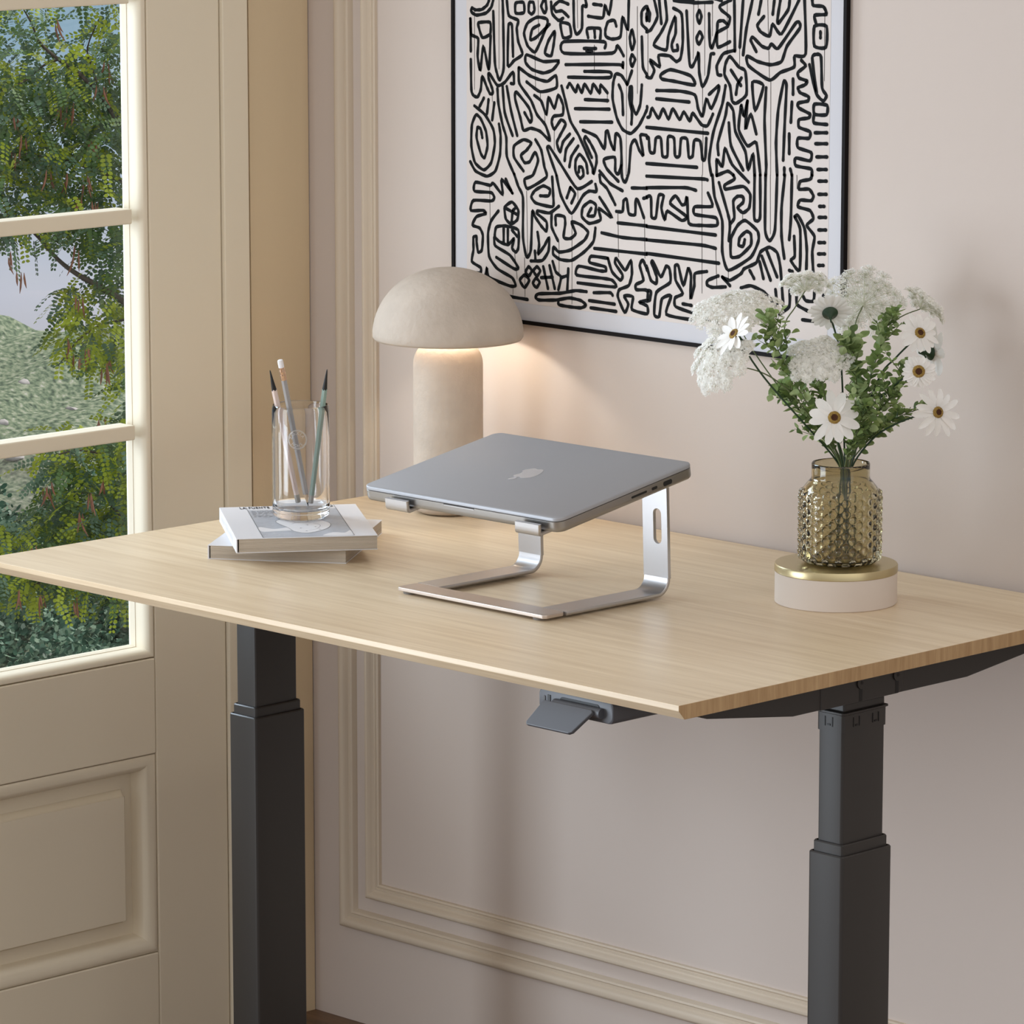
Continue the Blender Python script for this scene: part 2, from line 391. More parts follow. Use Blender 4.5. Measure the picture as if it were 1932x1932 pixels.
pr = [(0, -.03), (0, .0035), (.0015, .0055), (.0030, .0055)] + [(.0030+.0085*math.sin(R(a)), -.0085+.0140*math.cos(R(a))) for a in (10, 22, 34, 46, 58, 70, 82)] + [(.0118, -.0130), (.0121, -.0190), (.0128, -.0192), (.0143, -.0305)]
sash('glazing_moulding', pr, YO0, YO1, .5555, 1.989, M_door, 45)
pp = [(0, -.03), (0, .0035), (.0025, .0055), (.006, .0058)] + [(.006+.018*math.sin(R(a)), -.0122+.018*math.cos(R(a))) for a in (10, 25, 40, 55, 70, 85)] + [(.026, -.018), (.045, -.0165), (.050, -.008), (.0515, -.0035), (.0518, -.0005)]
pan = sash('panel_moulding', pp, YO0, YO1, .1435, .4210, M_door, 35)
bm = BM(); box(bm, -.03, -.0005, YO0+.0518, YO1-.0518, .1435+.0518, .4210-.0518); mesh_obj('raised_panel', bm, M_door, door, bevel=.0006)
GY0, GY1, GZ0, GZ1 = YO0+.0138, YO1-.0138, .5555+.0138, 1.989-.0138
for zc in (.8650, 1.1560, 1.4480, 1.7400):
    bm = BM(); box(bm, -.034, -.002, YO0+.0215, YO1-.0215, zc-.0100, zc+.0100); mesh_obj('muntin', bm, M_door, door, bevel=.002, seg=3)
zs = [GZ0, .8650, 1.1560, 1.4480, 1.7400, GZ1]
for a, b in zip(zs, zs[1:]):
    bm = BM(); V = [bm.verts.new(p) for p in ((-.0285, GY0, a), (-.0285, GY1, a), (-.0285, GY1, b), (-.0285, GY0, b))]; bm.faces.new(V)
    mesh_obj('window_pane', bm, M_pane, door)

# ------------------------------------------------------------------ outdoors
HF = Vector((FWD.x, FWD.y, 0)).normalized()
def hill_point(s, d):
    "s metres across, d metres out from the house side along the view"
    crest = 24.2
    t = (d-20)/4.2
    t = min(t, 1)
    z = -2.62 + 1.25*t - .16*(s+2.75)*max(0, t) - (.55*(d-crest) if d > crest else 0)
    z += .03*math.sin(s*4.1+d*2.3)*math.sin(d*3.7-s) + .02*math.sin(s*9.2-d*5.1)
    p = Vector((CAM.x, CAM.y, 0)) + HF*d + Vector((RIGHT.x, RIGHT.y, 0)).normalized()*s
    p.z = z
    return p
bm = BM(); ns_, nd_ = 70, 60
G = [[bm.verts.new(hill_point(-7+10*i/ns_, 17+12*j/nd_) + Vector((0, 0, random.uniform(-.03, .03)))) for i in range(ns_+1)] for j in range(nd_+1)]
for j in range(nd_):
    for i in range(ns_): bm.faces.new((G[j][i], G[j][i+1], G[j+1][i+1], G[j+1][i]))
struct('ground', bm, M_hill, smooth=180)
def rock_bm(c, r):
    bm = BM(); bmesh.ops.create_icosphere(bm, subdivisions=2, radius=1)
    ph = random.uniform(0, 9)
    for v in bm.verts:
        k = 1+.22*math.sin(v.co.x*3+ph)+.18*math.sin(v.co.y*4+ph*2)
        v.co = Vector(c)+Vector((v.co.x*r*1.3, v.co.y*r, v.co.z*r*.7))*k
    return bm
for s, d, r in ((-2.62, 22.9, .030), (-2.50, 22.5, .04), (-2.33, 22.7, .03), (-2.68, 22.1, .035), (-2.20, 22.2, .045), (-2.42, 21.7, .035), (-2.60, 21.3, .04), (-2.10, 21.5, .035), (-2.28, 23.2, .03), (-2.55, 23.4, .028)):
    p = hill_point(s, d)
    tag(mesh_obj('rock', rock_bm(p, r), M_rock, loc=p, smooth=50), 'small pale rock lying in the grass of the hillside beyond the door glass', 'rock', 'pale rocks on the hillside')
# leafy bank of shrubs at the foot of the slope
bm = BM()
for k in range(22000):
    s = random.uniform(-3.3, -1.6); d = random.uniform(19.4, 21.9)
    p = hill_point(s, d); lump = .30+.22*math.sin(s*6+d*2)+.12*math.sin(s*13-d*5)
    p.z += random.uniform(.0, max(.08, lump))*(1.0 if d < 21 else .75)
    n = Vector((random.gauss(0, 1), random.gauss(0, 1), random.gauss(.8, 1))).normalized(); a = n.orthogonal().normalized(); b = n.cross(a); r = random.uniform(.009, .019)
    f = bm.faces.new([bm.verts.new(p+a*r*math.cos(q)*1.2+b*r*math.sin(q)*.8) for q in (0, 1.05, 2.1, 3.14, 4.2, 5.25)]); f.material_index = 1 if random.random() < .33 else 0
tag(mesh_obj('shrub_bank', bm, [M_shrub, M_shrub2], loc=hill_point(-2.5, 19)), 'blue-green bank of shrubs at the foot of the hillside seen through the lowest pane', 'shrubs', kind='stuff')

# tree just outside the door ------------------------------------------------
TD = 9.6                                # distance from the photographer
tree = thing('tree', at(400, 3600, TD+.3), 'feathery green tree with brown seed pods growing right outside the glass door', 'tree')
bm = BM()
def bough(px, r0, r1, dd=0):
    P = smooth_pts([at(u, v, TD+dd+.05*math.sin(i*1.3)) for i, (u, v) in enumerate(px)], 4)
    tube(bm, P, [r0+(r1-r0)*i/(len(P)-1) for i in range(len(P))], 7)
bough([(420, 3700), (415, 2600), (405, 1800), (390, 1200), (370, 700), (340, 200), (300, -300)], .07, .03, .3)
for px, r0 in (([(380, 900), (330, 700), (270, 600), (195, 545), (150, 520), (110, 490), (60, 435), (10, 400), (-60, 380)], .010),
               ([(360, 500), (300, 380), (240, 260), (190, 180), (150, 140), (110, 112), (75, 80), (60, 45), (40, 10)], .009),
               ([(110, 112), (80, 125), (50, 150), (10, 170), (-50, 180)], .003), ([(190, 180), (175, 130), (165, 90), (190, 30)], .003),
               ([(395, 1300), (330, 1120), (270, 1020), (230, 975), (195, 940), (150, 930), (90, 945)], .007),
               ([(330, 1120), (240, 1090), (180, 1070), (110, 1090), (40, 1110)], .004), ([(300, 380), (200, 330), (110, 300), (20, 290), (-60, 300)], .005),
               ([(270, 600), (200, 610), (150, 640), (110, 690)], .003), ([(395, 1250), (310, 960), (240, 880), (160, 850), (100, 860)], .005), ([(300, -250), (200, -120), (100, -60), (0, -20)], .008)):
    bough(px, r0, .0012)
mesh_obj('branches', bm, M_bark, tree, smooth=60)
def pinnate(bm, base, out, length, mi):
    "one feathery leaf: a drooping rib with paired leaflets"
    n = max(5, int(length/.0095)); d = out.normalized(); p = Vector(base); droop = random.uniform(.04, .14)
    side = d.cross(Vector((0, 0, 1)));  side = side.normalized() if side.length > .05 else Vector((1, 0, 0))
    side = (Matrix.Rotation(random.uniform(-.9, .9), 3, d) @ side).normalized()
    for k in range(n):
        d = (d+Vector((0, 0, -droop))).normalized(); p = p+d*(length/n)
        for sg in (-1, 1):
            a = (d*.45+side*sg).normalized(); nn = a.cross(d).normalized(); b = (nn.cross(a)+nn*random.uniform(-.4, .4)).normalized()
            l = .0145*random.uniform(.8, 1.15)*(1-.30*k/n); w = l*.30
            f = bm.faces.new([bm.verts.new(p+a*(l*x)+b*(w*y)) for x, y in ((.06, 0), (.3, 1), (.7, 1), (1, 0), (.7, -1), (.3, -1))])
            f.material_index = mi
bm = BM()
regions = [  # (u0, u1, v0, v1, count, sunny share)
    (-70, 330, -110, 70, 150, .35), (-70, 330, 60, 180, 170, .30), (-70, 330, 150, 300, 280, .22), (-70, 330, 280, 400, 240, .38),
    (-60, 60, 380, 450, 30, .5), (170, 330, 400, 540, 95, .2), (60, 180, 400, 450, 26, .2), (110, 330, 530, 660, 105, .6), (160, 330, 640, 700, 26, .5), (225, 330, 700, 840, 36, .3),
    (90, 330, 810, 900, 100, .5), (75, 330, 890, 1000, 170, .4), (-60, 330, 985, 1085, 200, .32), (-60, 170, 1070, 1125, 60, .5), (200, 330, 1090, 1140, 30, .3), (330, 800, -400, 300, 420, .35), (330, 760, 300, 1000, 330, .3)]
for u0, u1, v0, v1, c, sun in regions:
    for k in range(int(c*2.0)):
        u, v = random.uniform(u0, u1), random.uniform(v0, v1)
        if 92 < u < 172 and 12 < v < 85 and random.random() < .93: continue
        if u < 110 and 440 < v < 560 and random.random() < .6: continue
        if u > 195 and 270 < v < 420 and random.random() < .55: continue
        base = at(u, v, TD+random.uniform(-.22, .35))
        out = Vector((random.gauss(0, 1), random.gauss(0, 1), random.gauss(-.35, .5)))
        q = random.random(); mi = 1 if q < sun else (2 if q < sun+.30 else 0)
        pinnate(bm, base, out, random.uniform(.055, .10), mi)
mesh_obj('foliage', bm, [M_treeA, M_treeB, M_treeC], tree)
npod = 0
for u, v in ((105, 40), (205, 120), (190, 160), (25, 215), (40, 260), (30, 285), (120, 205), (135, 200), (175, 260), (88, 325), (130, 330), (160, 335), (180, 380), (145, 375), (15, 480), (40, 510), (145, 470), (150, 560), (130, 640), (145, 670), (165, 655), (195, 690), (205, 680), (190, 790), (200, 905), (175, 935), (95, 915), (85, 920), (155, 970), (30, 1115), (75, 1125), (140, 1130), (60, 1030), (120, 1010), (215, 560), (225, 640)):
    for k in range(3):
        npod += 1
        if npod > 98: break
        p = at(u+random.uniform(-9, 9), v+random.uniform(-6, 6), TD-.2+random.uniform(-.05, .1)); l = random.uniform(.025, .05); sw = Vector((random.gauss(0, .2), random.gauss(0, .2), 0))
        bm = BM(); tube(bm, [p+Vector((0, 0, -l*t))+sw*(l*t*t) for t in (0, .35, .7, 1)], [.0006, .0024, .0022, .0005], 5); mesh_obj('seed_pod', bm, M_pod, tree, smooth=60)


# ------------------------------------------------------------------ desk
HZ = .782
DX0, DX1, DY0, DY1 = .2275, 1.4175, -.759, -.0125
desk = thing('standing_desk', (.82, -.37, 0), 'height adjustable desk with a pale wooden top on two charcoal steel legs', 'desk')
bm = BM()
pts = [(DY0, HZ), (DY0, HZ-.0062), (DY0+.0092, HZ-.0165), (DY1, HZ-.0165), (DY1, HZ)]
prism(bm, pts, 0, DX0, DX1)
for f in bm.faces:
    if abs(f.normal.x) > .9: f.material_index = 1
mesh_obj('desktop', bm, [M_desk, M_edge], desk, bevel=.0005, seg=2)
def rrect_ring(x0, x1, y0, y1, z, r=.004): return [Vector((x0+a, y0+b, z)) for a, b in rrect(x1-x0, y1-y0, r, 3)]
def hollow_post(bm, x0, x1, y0, y1, z0, z1, r=.004):
    e = .0022
    loft(bm, [rrect_ring(x0, x1, y0, y1, z0, r), rrect_ring(x0, x1, y0, y1, z1-.0015, r), rrect_ring(x0+.0009, x1-.0009, y0+.0009, y1-.0009, z1, r), rrect_ring(x0+e, x1-e, y0+e, y1-e, z1, r*.8), rrect_ring(x0+e, x1-e, y0+e, y1-e, z1-.006, r*.8)], True, True)
def desk_leg(xc, zstep, top):
    yc = -.3715
    bm = BM(); loft(bm, [rrect_ring(xc-.0190, xc+.0190, yc-.0355, yc+.0365, .5, .004), rrect_ring(xc-.0190, xc+.0190, yc-.0355, yc+.0365, top, .004)])
    lg = mesh_obj('leg', bm, M_leg, desk, smooth=30)
    bm = BM(); hollow_post(bm, xc-.0225, xc+.0225, yc-.039, yc+.040, .3, zstep); mesh_obj('middle_tube', bm, M_leg, lg, smooth=30)
    bm = BM(); hollow_post(bm, xc-.0260, xc+.0260, yc-.0425, yc+.0435, .012, zstep-.0125); mesh_obj('outer_tube', bm, M_leg, lg, smooth=30)
    bm = BM(); prism(bm, [(-.66, .008), (-.66, .018), (-.645, .024), (-.10, .024), (-.085, .018), (-.085, .008)], 0, xc-.034, xc+.034); mesh_obj('foot', bm, M_leg, lg, bevel=.002)
    return lg
LX, RX = .3215, 1.3220
for xc, zs_, top in ((LX, .5560, .764), (RX, .5545, .7045)): desk_leg(xc, zs_, top)
# collar at the top of the right leg with moulded clips
def clip_collar(xc):
    yc = -.3715; bm = BM()
    loft(bm, [rrect_ring(xc-.0203, xc+.0203, yc-.0368, yc+.0378, .683, .004), rrect_ring(xc-.0203, xc+.0203, yc-.0368, yc+.0378, .7035, .004), rrect_ring(xc-.0220, xc+.0220, yc-.0385, yc+.0400, .7045, .004), rrect_ring(xc-.0220, xc+.0220, yc-.0385, yc+.0400, .7065, .004)])
    c = mesh_obj('collar', bm, M_leg, desk, smooth=30)
    def slot(*q):
        bm = BM(); box(bm, *q); mesh_obj('clip_slot', bm, M_black, c)
    for y in (yc-.020, yc-.010, yc+.013, yc+.023): slot(xc+.0203, xc+.0209, y-.0006, y+.0006, .689, .700)
    for y in (yc-.015, yc+.018): slot(xc+.0203, xc+.0209, y-.002, y+.002, .6895, .6915)
    for x in (xc-.0075, xc+.0035): slot(x-.0006, x+.0006, yc-.0374, yc-.0368, .689, .700)
    slot(xc-.004, xc+.0005, yc-.0374, yc-.0368, .690, .692)
clip_collar(RX)
bm = BM(); box(bm, RX-.018, RX+.018, -.405, -.335, .7065, .7172); mesh_obj('top_plate', bm, M_leg, desk, bevel=.002)
def side_bar(xc):
    bm = BM(); zt = HZ-.0165
    prism(bm, [(-.662, zt), (-.650, .7440), (-.645, .7395), (-.636, .7366), (-.496, .7174), (-.1955, .7174), (-.085, .7300), (-.075, .735), (-.068, zt)], 0, xc-.02, xc+.0230)
    b = mesh_obj('side_bar', bm, M_leg, desk, bevel=.0012)
    return b
for xc in (LX, RX): side_bar(xc)
bm = BM(); prism(bm, [(-.452, .7655), (-.452, .7172), (-.318, .7172), (-.311, .7240), (-.311, .7655)], 0, RX-.025, RX+.0240); br = mesh_obj('bracket', bm, M_leg, desk, bevel=.0012)
for y in (-.3840, -.3215):
    bm = BM()
    for a, b_ in ((RX+.0240, RX+.0258),):
        r1 = [Vector((a, y+.0072*math.cos(2*math.pi*k/20), .7395+.0072*math.sin(2*math.pi*k/20))) for k in range(20)]
        loft(bm, [r1, [p+Vector((b_-a, 0, 0)) for p in r1]])
    bo = mesh_obj('bolt', bm, M_leg, br, smooth=30)
    bm = BM(); r2 = [Vector((RX+.0257, y+.0022*math.cos(2*math.pi*k/6), .7395+.0022*math.sin(2*math.pi*k/6))) for k in range(6)]; loft(bm, [r2, [p+Vector((.0004, 0, 0)) for p in r2]])
    box(bm, RX+.0238, RX+.0242, y-.0028, y+.0028, .7180, .7325)
    mesh_obj('bolt_slot', bm, M_black, br)
bm = BM(); box(bm, LX+.02, RX-.026, -.395, -.35, .735, .7655); mesh_obj('cross_beam', bm, M_leg, desk, bevel=.002)
# hand control under the front edge
hc = thing('desk_control', (1.25, -.72, .7655), 'grey hand control with a tilting paddle and USB ports under the desk front edge', 'control box')
X0, X1 = 1.193, 1.3065
ring = lambda y, i: [Vector((X0+i+a, y, .7405+i+b)) for a, b in rrect(X1-X0-2*i, .0253-2*i, .0065, 4)]
bm = BM(); loft(bm, [ring(-.7440, .0012), ring(-.7432, .0003), ring(-.7415, 0), ring(-.665, 0)]); mesh_obj('housing', bm, M_plastic, hc, smooth=35)
bm = BM(); box(bm, X0+.0140, X0+.0182, -.7446, -.7436, .7450, .7595); mesh_obj('usb_port', bm, M_black, hc)
bm = BM(); loft(bm, [[Vector((X0+.0075+a, y, .7478+b)) for a, b in rrect(.0028, .010, .0014, 4)] for y in (-.7446, -.7436)]); mesh_obj('small_port', bm, M_leg, hc)
bm = BM(); loft(bm, [[Vector((1.226+a, y, .7480+b)) for a, b in rrect(.060, .012, .004, 4)] for y in (-.7446, -.7436)]); mesh_obj('recess', bm, M_black, hc)
o_ = Vector((1.2105, -.752, .7545)); ex = Vector((1, 0, 0)); ey = Vector((-.10, -.62, -.78)).normalized(); ey = Vector((0, ey.y, ey.z)).normalized(); ez = ex.cross(ey)
outl = [(0, 0), (.073, 0), (.0765, .003), (.069, .030), (.065, .0325), (.001, .0325), (-.002, .029)]
sk = lambda p: (p[0]-.26*p[1], p[1])
outl = [sk(p) for p in outl]
bm = BM(); A = [o_+ex*a+ey*b for a, b in outl]; loft(bm, [[p-ez*.0022 for p in A], [p+ez*.0022 for p in A]]); bmesh.ops.recalc_face_normals(bm, faces=bm.faces); pd = mesh_obj('paddle', bm, M_plastic, hc, bevel=.001)
bm = BM(); tube(bm, [(1.220, -.7465, .7515), (1.292, -.7465, .7515)], .0058, 16); mesh_obj('hinge', bm, M_plastic, hc, smooth=35)

# ------------------------------------------------------------------ framed print
FX0, FX1, FZ0, FZ1, FT = .2895, .9825, 1.0235, 2.02, .0050
pic = thing('framed_picture', ((FX0+FX1)/2, 0, FZ0), 'large black framed abstract line print with white mount hanging on the back wall', 'picture')
bm = BM()
for a in ((FX0, FX1, FZ0, FZ0+FT), (FX0, FX1, FZ1-FT, FZ1), (FX0, FX0+FT, FZ0+FT, FZ1-FT), (FX1-FT, FX1, FZ0+FT, FZ1-FT)): box(bm, a[0], a[1], -.0075, -.0004, a[2], a[3])
mesh_obj('frame', bm, M_frame, pic)
bm = BM(); box(bm, FX0+FT, FX1-FT, -.0048, -.0006, FZ0+FT, FZ1-FT); mesh_obj('mount', bm, M_mat, pic)
ART = {
 'A': (860, 0, 5.084, 21, [
 "360,0 340,70 290,125 200,145 150,115 155,75 190,95 250,90 300,50 320,0", "c 230,215 330,215 330,325 255,360 215,235", "140,180 150,330 215,370 210,540 235,680 265,440 310,650 322,640 335,340",
 "360,110 375,590 395,700 420,770 460,650 455,200 450,0", "d 415,0 415,665", "145,570 150,860 170,915 210,930 240,860 255,730 300,840 330,900 355,895 350,850 315,750 320,700 400,820 470,790 550,690 558,800 530,800", "142,180 145,490",
 "490,0 510,150 600,195 585,270 600,400 640,520 560,580 500,630 505,260 520,225 540,250 550,540", "c 575,30 650,25 655,120 575,125", "c 705,25 745,25 755,100 730,135 700,110", "c 845,0 820,60 850,125 870,90 860,0",
 "c 780,165 690,220 655,320 690,440 760,500 820,380 880,230 870,180", "800,240 735,280 715,380 770,360 900,235", "c 950,300 890,390 855,510 915,535 940,420", "915,20 925,130 985,195 1030,175", "1080,40 1000,10 940,60 960,110 1020,105 1080,160",
 "c 1005,220 1090,235 1105,345 1030,360", "1130,0 1135,250 1160,330 1210,270 1215,60 1255,65 1245,0", "d 1165,0 1170,270", "1320,40 1400,50", "1270,155 1410,170 1430,50 1470,140 1495,0", "1270,360 1260,275 1385,275 1385,380", "1330,280 1335,360",
 "1540,250 1520,195 1460,210 1435,290 1440,350 1500,375 1580,350 1600,160 1650,290 1660,0", "1430,460 1420,400 1035,400 1040,510 1500,510 1550,435 1610,535", "1230,465 1345,465", "1255,490 1310,495", "1055,620 1570,620 1600,660 1605,600",
 "1235,685 1475,690 1470,745 1080,740", "1070,840 1095,800 1150,885 1170,815 1210,890 1235,805 1295,895 1320,805 1380,895 1390,815 1455,890", "1240,955 1460,965", "1145,1042 1475,1048", "1195,1168 1500,1172",
 "c 680,525 840,590 990,585 930,670 840,700 730,665 670,600", "610,650 700,720 790,760 880,780 960,725 965,840 810,880 680,785", "605,650 610,800 720,960 780,1100 860,1200 905,1350 810,1260 720,1230 650,1250 620,1130 570,950 580,880 700,1030 730,1130 715,1175 660,1080",
 "755,915 820,970 870,1100 890,930 945,1040 985,910 1030,1010 1025,1100 940,1115 920,1170 945,1240 1010,1150 1055,1190 1000,1300 970,1370 1000,1460 1030,1360 1095,1285", "1130,1330 1060,1430 1045,1540", "1175,1400 1110,1500 1090,1600",
 "1015,825 1050,960 1100,1160 1180,1300 1260,1480 1310,1600 1320,1670 1350,1560 1345,1480 1290,1370 1245,1310 1235,1350 1305,1510", "1265,1660 1250,1560 1190,1480 1150,1540 1150,1640 1190,1710 1225,1680 1215,1610 1185,1600 1180,1650", "1305,1740 1165,1810 1010,1580 900,1410 880,1430 970,1690",
 "1220,1250 1350,1310 1425,1430 1440,1270 1460,1260 1480,1350 1520,1440 1535,1280 1580,1330 1590,1560 1560,1670 1530,1640 1525,1510 1420,1530 1450,1620 1560,1740", "1590,1560 1595,1700 1625,1750 1660,1650 1680,1400 1720,1340 1760,1440 1800,1490 1770,1300 1830,1300 1860,1440 1900,1470 1932,1340", "1380,1640 1480,1760 1600,1830", "1645,810 1590,725 1535,710 1510,800 1505,950 1545,1130 1600,1240 1680,1280 1760,1200 1830,1060 1855,900 1850,820",
 "1565,815 1595,900 1605,1100", "1785,815 1770,1000 1730,1095 1690,1000 1690,840 1670,840 1665,950 1690,1080 1685,1190", "1785,355 1795,640 1850,745 1900,700 1870,580 1932,650", "1930,240 1850,300 1785,230 1785,110 1840,55 1870,130 1855,205 1830,190 1830,135",
 "c 1690,285 1670,370 1690,480 1715,400", "c 1690,525 1675,580 1690,640 1720,570", "1690,680 1645,810", "255,1320 240,1240 210,1220 200,1320 240,1470 275,1515 305,1400 290,1260 240,1140 195,1100 155,1200 150,1400 185,1560 270,1630 340,1560 375,1380 360,1240 280,1100 180,1015", "230,1020 270,940", "300,1090 315,955", "350,1150 370,985",
 "140,1550 190,1640 300,1690 380,1640 425,1480 430,1300 415,1190", "400,850 410,1000 450,1200 485,1320 490,1500 560,1670", "450,830 470,1080 545,1300", "490,830 530,1060 590,1300", "650,1640 560,1510 560,1400 650,1340 725,1370 680,1440 625,1490 660,1560 710,1550 760,1460 790,1540 740,1680 660,1720 690,1810 870,1700 850,1600 820,1440 765,1340",
 "d 180,110 180,860", "d 760,510 765,840", "d 1330,430 1330,670", "d 1640,290 1635,1690", "d 1742,60 1742,900", "d 1845,300 1845,740", "d 855,1100 855,1180", "d 945,1240 945,1440", "d 1455,890 1453,990", "d 812,880 812,960", "d 790,0 795,380", "d 350,900 352,980"]),
 'C': (860, 330, 5.084, 21, [
 "540,170 480,40", "545,175 440,40 450,190 360,80 330,100 190,70 180,155 340,170 370,220 340,250 170,245 145,340 260,340 290,370 200,400 160,480 230,510 260,580 250,720 215,740 200,640 200,590 170,600 170,720 155,830 240,890 235,940 160,935", "c 540,260 470,310 480,420 530,470 590,430 600,340", "480,320 590,380", "545,350 535,460", "550,340 580,310",
 "410,345 340,440 310,560 320,780 400,900 540,985 575,1060 520,1065 320,980 300,890 280,1000", "c 390,500 480,490 600,530 600,700 575,740 540,700 560,610 500,670 420,640 375,590", "460,500 460,660", "500,510 500,670", "540,530 590,590", "370,600 380,680 520,770 600,890 560,900 390,790",
 "560,-10 600,110 645,220 645,600 680,790 720,720 735,350 760,400 820,490 870,540 870,450 780,370 790,345 900,365 990,300", "810,200 890,200 905,140 840,105 760,150 725,210 770,270 930,305 935,200 925,20", "920,370 920,500 980,630", "960,480 960,390 1040,400 1050,470 1035,600 1100,610 1150,560 1110,450 1200,480 1270,550 1230,630 1100,720 990,740 940,690 935,760 1000,810 1110,820 1230,740 1320,640 1340,510",
 "785,550 800,670 790,760 850,680 895,600 890,730 830,820 720,825", "760,730 765,820", "965,0 1010,200 1110,370 1220,200 1280,155 1350,160 1340,90", "1100,120 1065,220", "1100,120 1145,180 1110,270", "1300,320 1265,390 1330,390 1345,290 1290,255 1220,310 1210,400 1280,465 1390,430 1370,320 1500,410 1380,215", "1530,285 1450,130 1390,70 1380,0",
 "c 660,960 615,1010 660,1080 705,1010", "c 700,880 670,930 700,970 730,920", "c 780,880 745,920 780,970 810,920", "c 770,990 740,1040 775,1080 805,1030", "840,880 885,1090", "900,870 950,1090", "820,985 930,980", "930,830 960,930 1010,980 985,1100", "1080,900 1070,1105", "1010,985 1075,965",
 "1255,1120 1150,1110 1000,1135 800,1140 765,1170 800,1200 960,1200 1090,1180 1200,1205 1250,1250 1200,1275 1090,1265 990,1245 985,1210", "480,1160 690,1195", "1460,800 1300,780 1285,840 1430,880 1440,920 1380,920 1180,875 1160,960 1400,990 1500,1010 1530,1075 1170,1035", "1325,1130 1480,1130 1505,1155", "1280,1205 1525,1240", "1295,1275 1540,1310",
 "1460,800 1500,930 1580,1010 1600,960 1530,850 1540,800 1625,915 1680,820 1690,950 1660,1060 1570,1100 1555,1170 1620,1320 1655,1240 1615,1160 1700,1170 1690,1290 1860,1340 1860,1270 1760,1220 1870,1190 1870,1110 1730,1100 1730,1050 1800,1010 1765,870 1795,815 1850,950 1880,1050 1930,1040 1870,880 1890,830",
 "1555,460 1932,500", "1400,555 1600,600 1932,630", "1330,705 1932,770", "1690,125 1932,130", "1840,15 1932,20", "1540,350 1600,350 1610,250 1640,235 1660,370 1720,380 1725,250 1745,240 1805,410", "1800,225 1860,210 1890,400 1920,405 1935,200",
 "d 325,100 330,430", "d 680,150 690,780", "d 1115,390 1115,1240", "d 1170,140 1172,240", "d 1555,360 1562,790", "d 1810,410 1815,800", "d 660,790 665,1170", "d 990,640 992,960", "d 550,1070 550,1150", "d 565,750 590,1000"]),
 'D': (1220, 330, 4.83, 20, [
 "0,470 630,548", "0,592 500,640 630,670", "0,715 660,805", "0,200 40,200 45,380 85,385 110,190 155,190 135,300 165,410 190,330 320,415 365,380 215,260 265,190 320,270 350,265 370,200 385,440 500,460 640,460 630,390 440,360 440,290 600,285 560,165",
 "600,0 620,200 690,420 690,700 745,870 950,750 1020,600 1010,510 900,415 830,460 770,580 770,745 850,740 950,640 950,540 910,515 850,570 840,640 880,650 895,590", "660,70 740,350 760,450 750,600", "760,450 800,390 790,240 830,195 880,200 880,250 830,300 880,345 935,300 945,180 880,105 720,130 715,90 800,40 790,0",
 "985,0 980,380 1005,420 1035,380 1035,0", "1085,0 1080,500 1120,600 1170,500 1190,0", "1260,0 1230,300 1230,560 1255,760", "1325,0 1315,400 1300,590", "1510,0 1490,40 1400,60 1390,130 1480,130 1520,190 1500,235 1400,230 1380,290 1490,325 1520,400 1460,460 1530,560 1510,700 1520,900", "1350,380 1380,370 1440,490 1460,680 1455,890", "1355,390 1400,500 1395,870 1315,780 1350,740 1345,560", "1300,870 1330,880",
 "690,930 760,960 860,900 890,855 1000,800 1040,700 1120,660 1190,710 1220,850 1245,1190", "940,870 980,945", "1030,790 1065,945", "1050,740 1130,960", "1095,690 1190,930", "655,920 560,960 550,1000 600,1025 720,1020", "690,930 760,1010", "860,1030 950,1010 1060,1060 1130,1130 1160,1190", "1175,1045 1190,1190", "1305,1040 1300,1200 1210,1270", "1370,1060 1370,1180 1470,1240", "1420,1090 1450,1145 1520,1150 1530,1060", "1615,1095 1595,1150",
 "0,830 40,960 90,990 90,920 45,800 60,790 130,930 180,830 210,860 215,980 90,1070 70,1270 115,1290 140,1130 225,1100 180,1270 410,1320", "550,880 440,900 435,1010 400,1130 405,920 380,850 335,1010 290,830 260,830 265,960 330,1080 260,1120 265,1200 440,1265", "330,1175 410,1190", "0,1055 40,1060 30,1140 0,1150", "540,1310 660,1350", "1420,1320 1570,1340",
 "1568,57 1640,57", "1568,177 1640,177", "1575,287 1620,287", "1570,387 1635,387", "1568,502 1635,502", "1568,617 1625,617", "1565,720 1625,720", "1565,825 1612,825", "1605,932 1625,932", "d 505,0 505,1080", "d 1128,0 1128,540", "d 630,670 640,1010", "d 745,870 745,950", "d 875,345 875,410", "d 1370,0 1372,130"]),
 'B': (1220, 0, 4.83, 20, [
 "0,60 30,120 25,190", "70,0 100,150 40,270 0,290", "115,0 135,215", "170,0 185,180 130,300 65,410 180,455 200,320 260,150 265,300 230,400 240,460 285,455 280,410", "245,75 320,130 330,380 310,530 270,560 210,510 110,505 120,610 30,545 70,640 40,710 0,700", "250,5 430,25 600,20", "365,100 390,560 415,610 460,520 475,480 480,660 510,790 560,690 585,500 615,490", "c 480,95 460,150 480,215 500,150", "c 485,290 455,350 475,405 510,340",
 "570,125 575,380 595,440 640,300 650,200 700,190 740,240 645,300 650,430 760,380", "770,0 670,50 680,90 760,160 740,240", "800,0 805,465", "880,0 850,430", "965,0 910,260 880,500", "1045,0 1020,130", "1165,0 1150,130", "1220,0 1195,160 1200,215 1290,90 1305,0", "1070,150 1010,230 1040,290 1120,330 1150,220 1230,310 1390,0", "1000,470 950,370 970,340 1050,420 1110,440 1140,400 1200,440 1360,210 1395,210 1395,260 1280,420 1230,560 1130,590 1010,560 915,510 930,600 1120,730 1220,660 1345,610 1350,510 1450,490 1440,0",
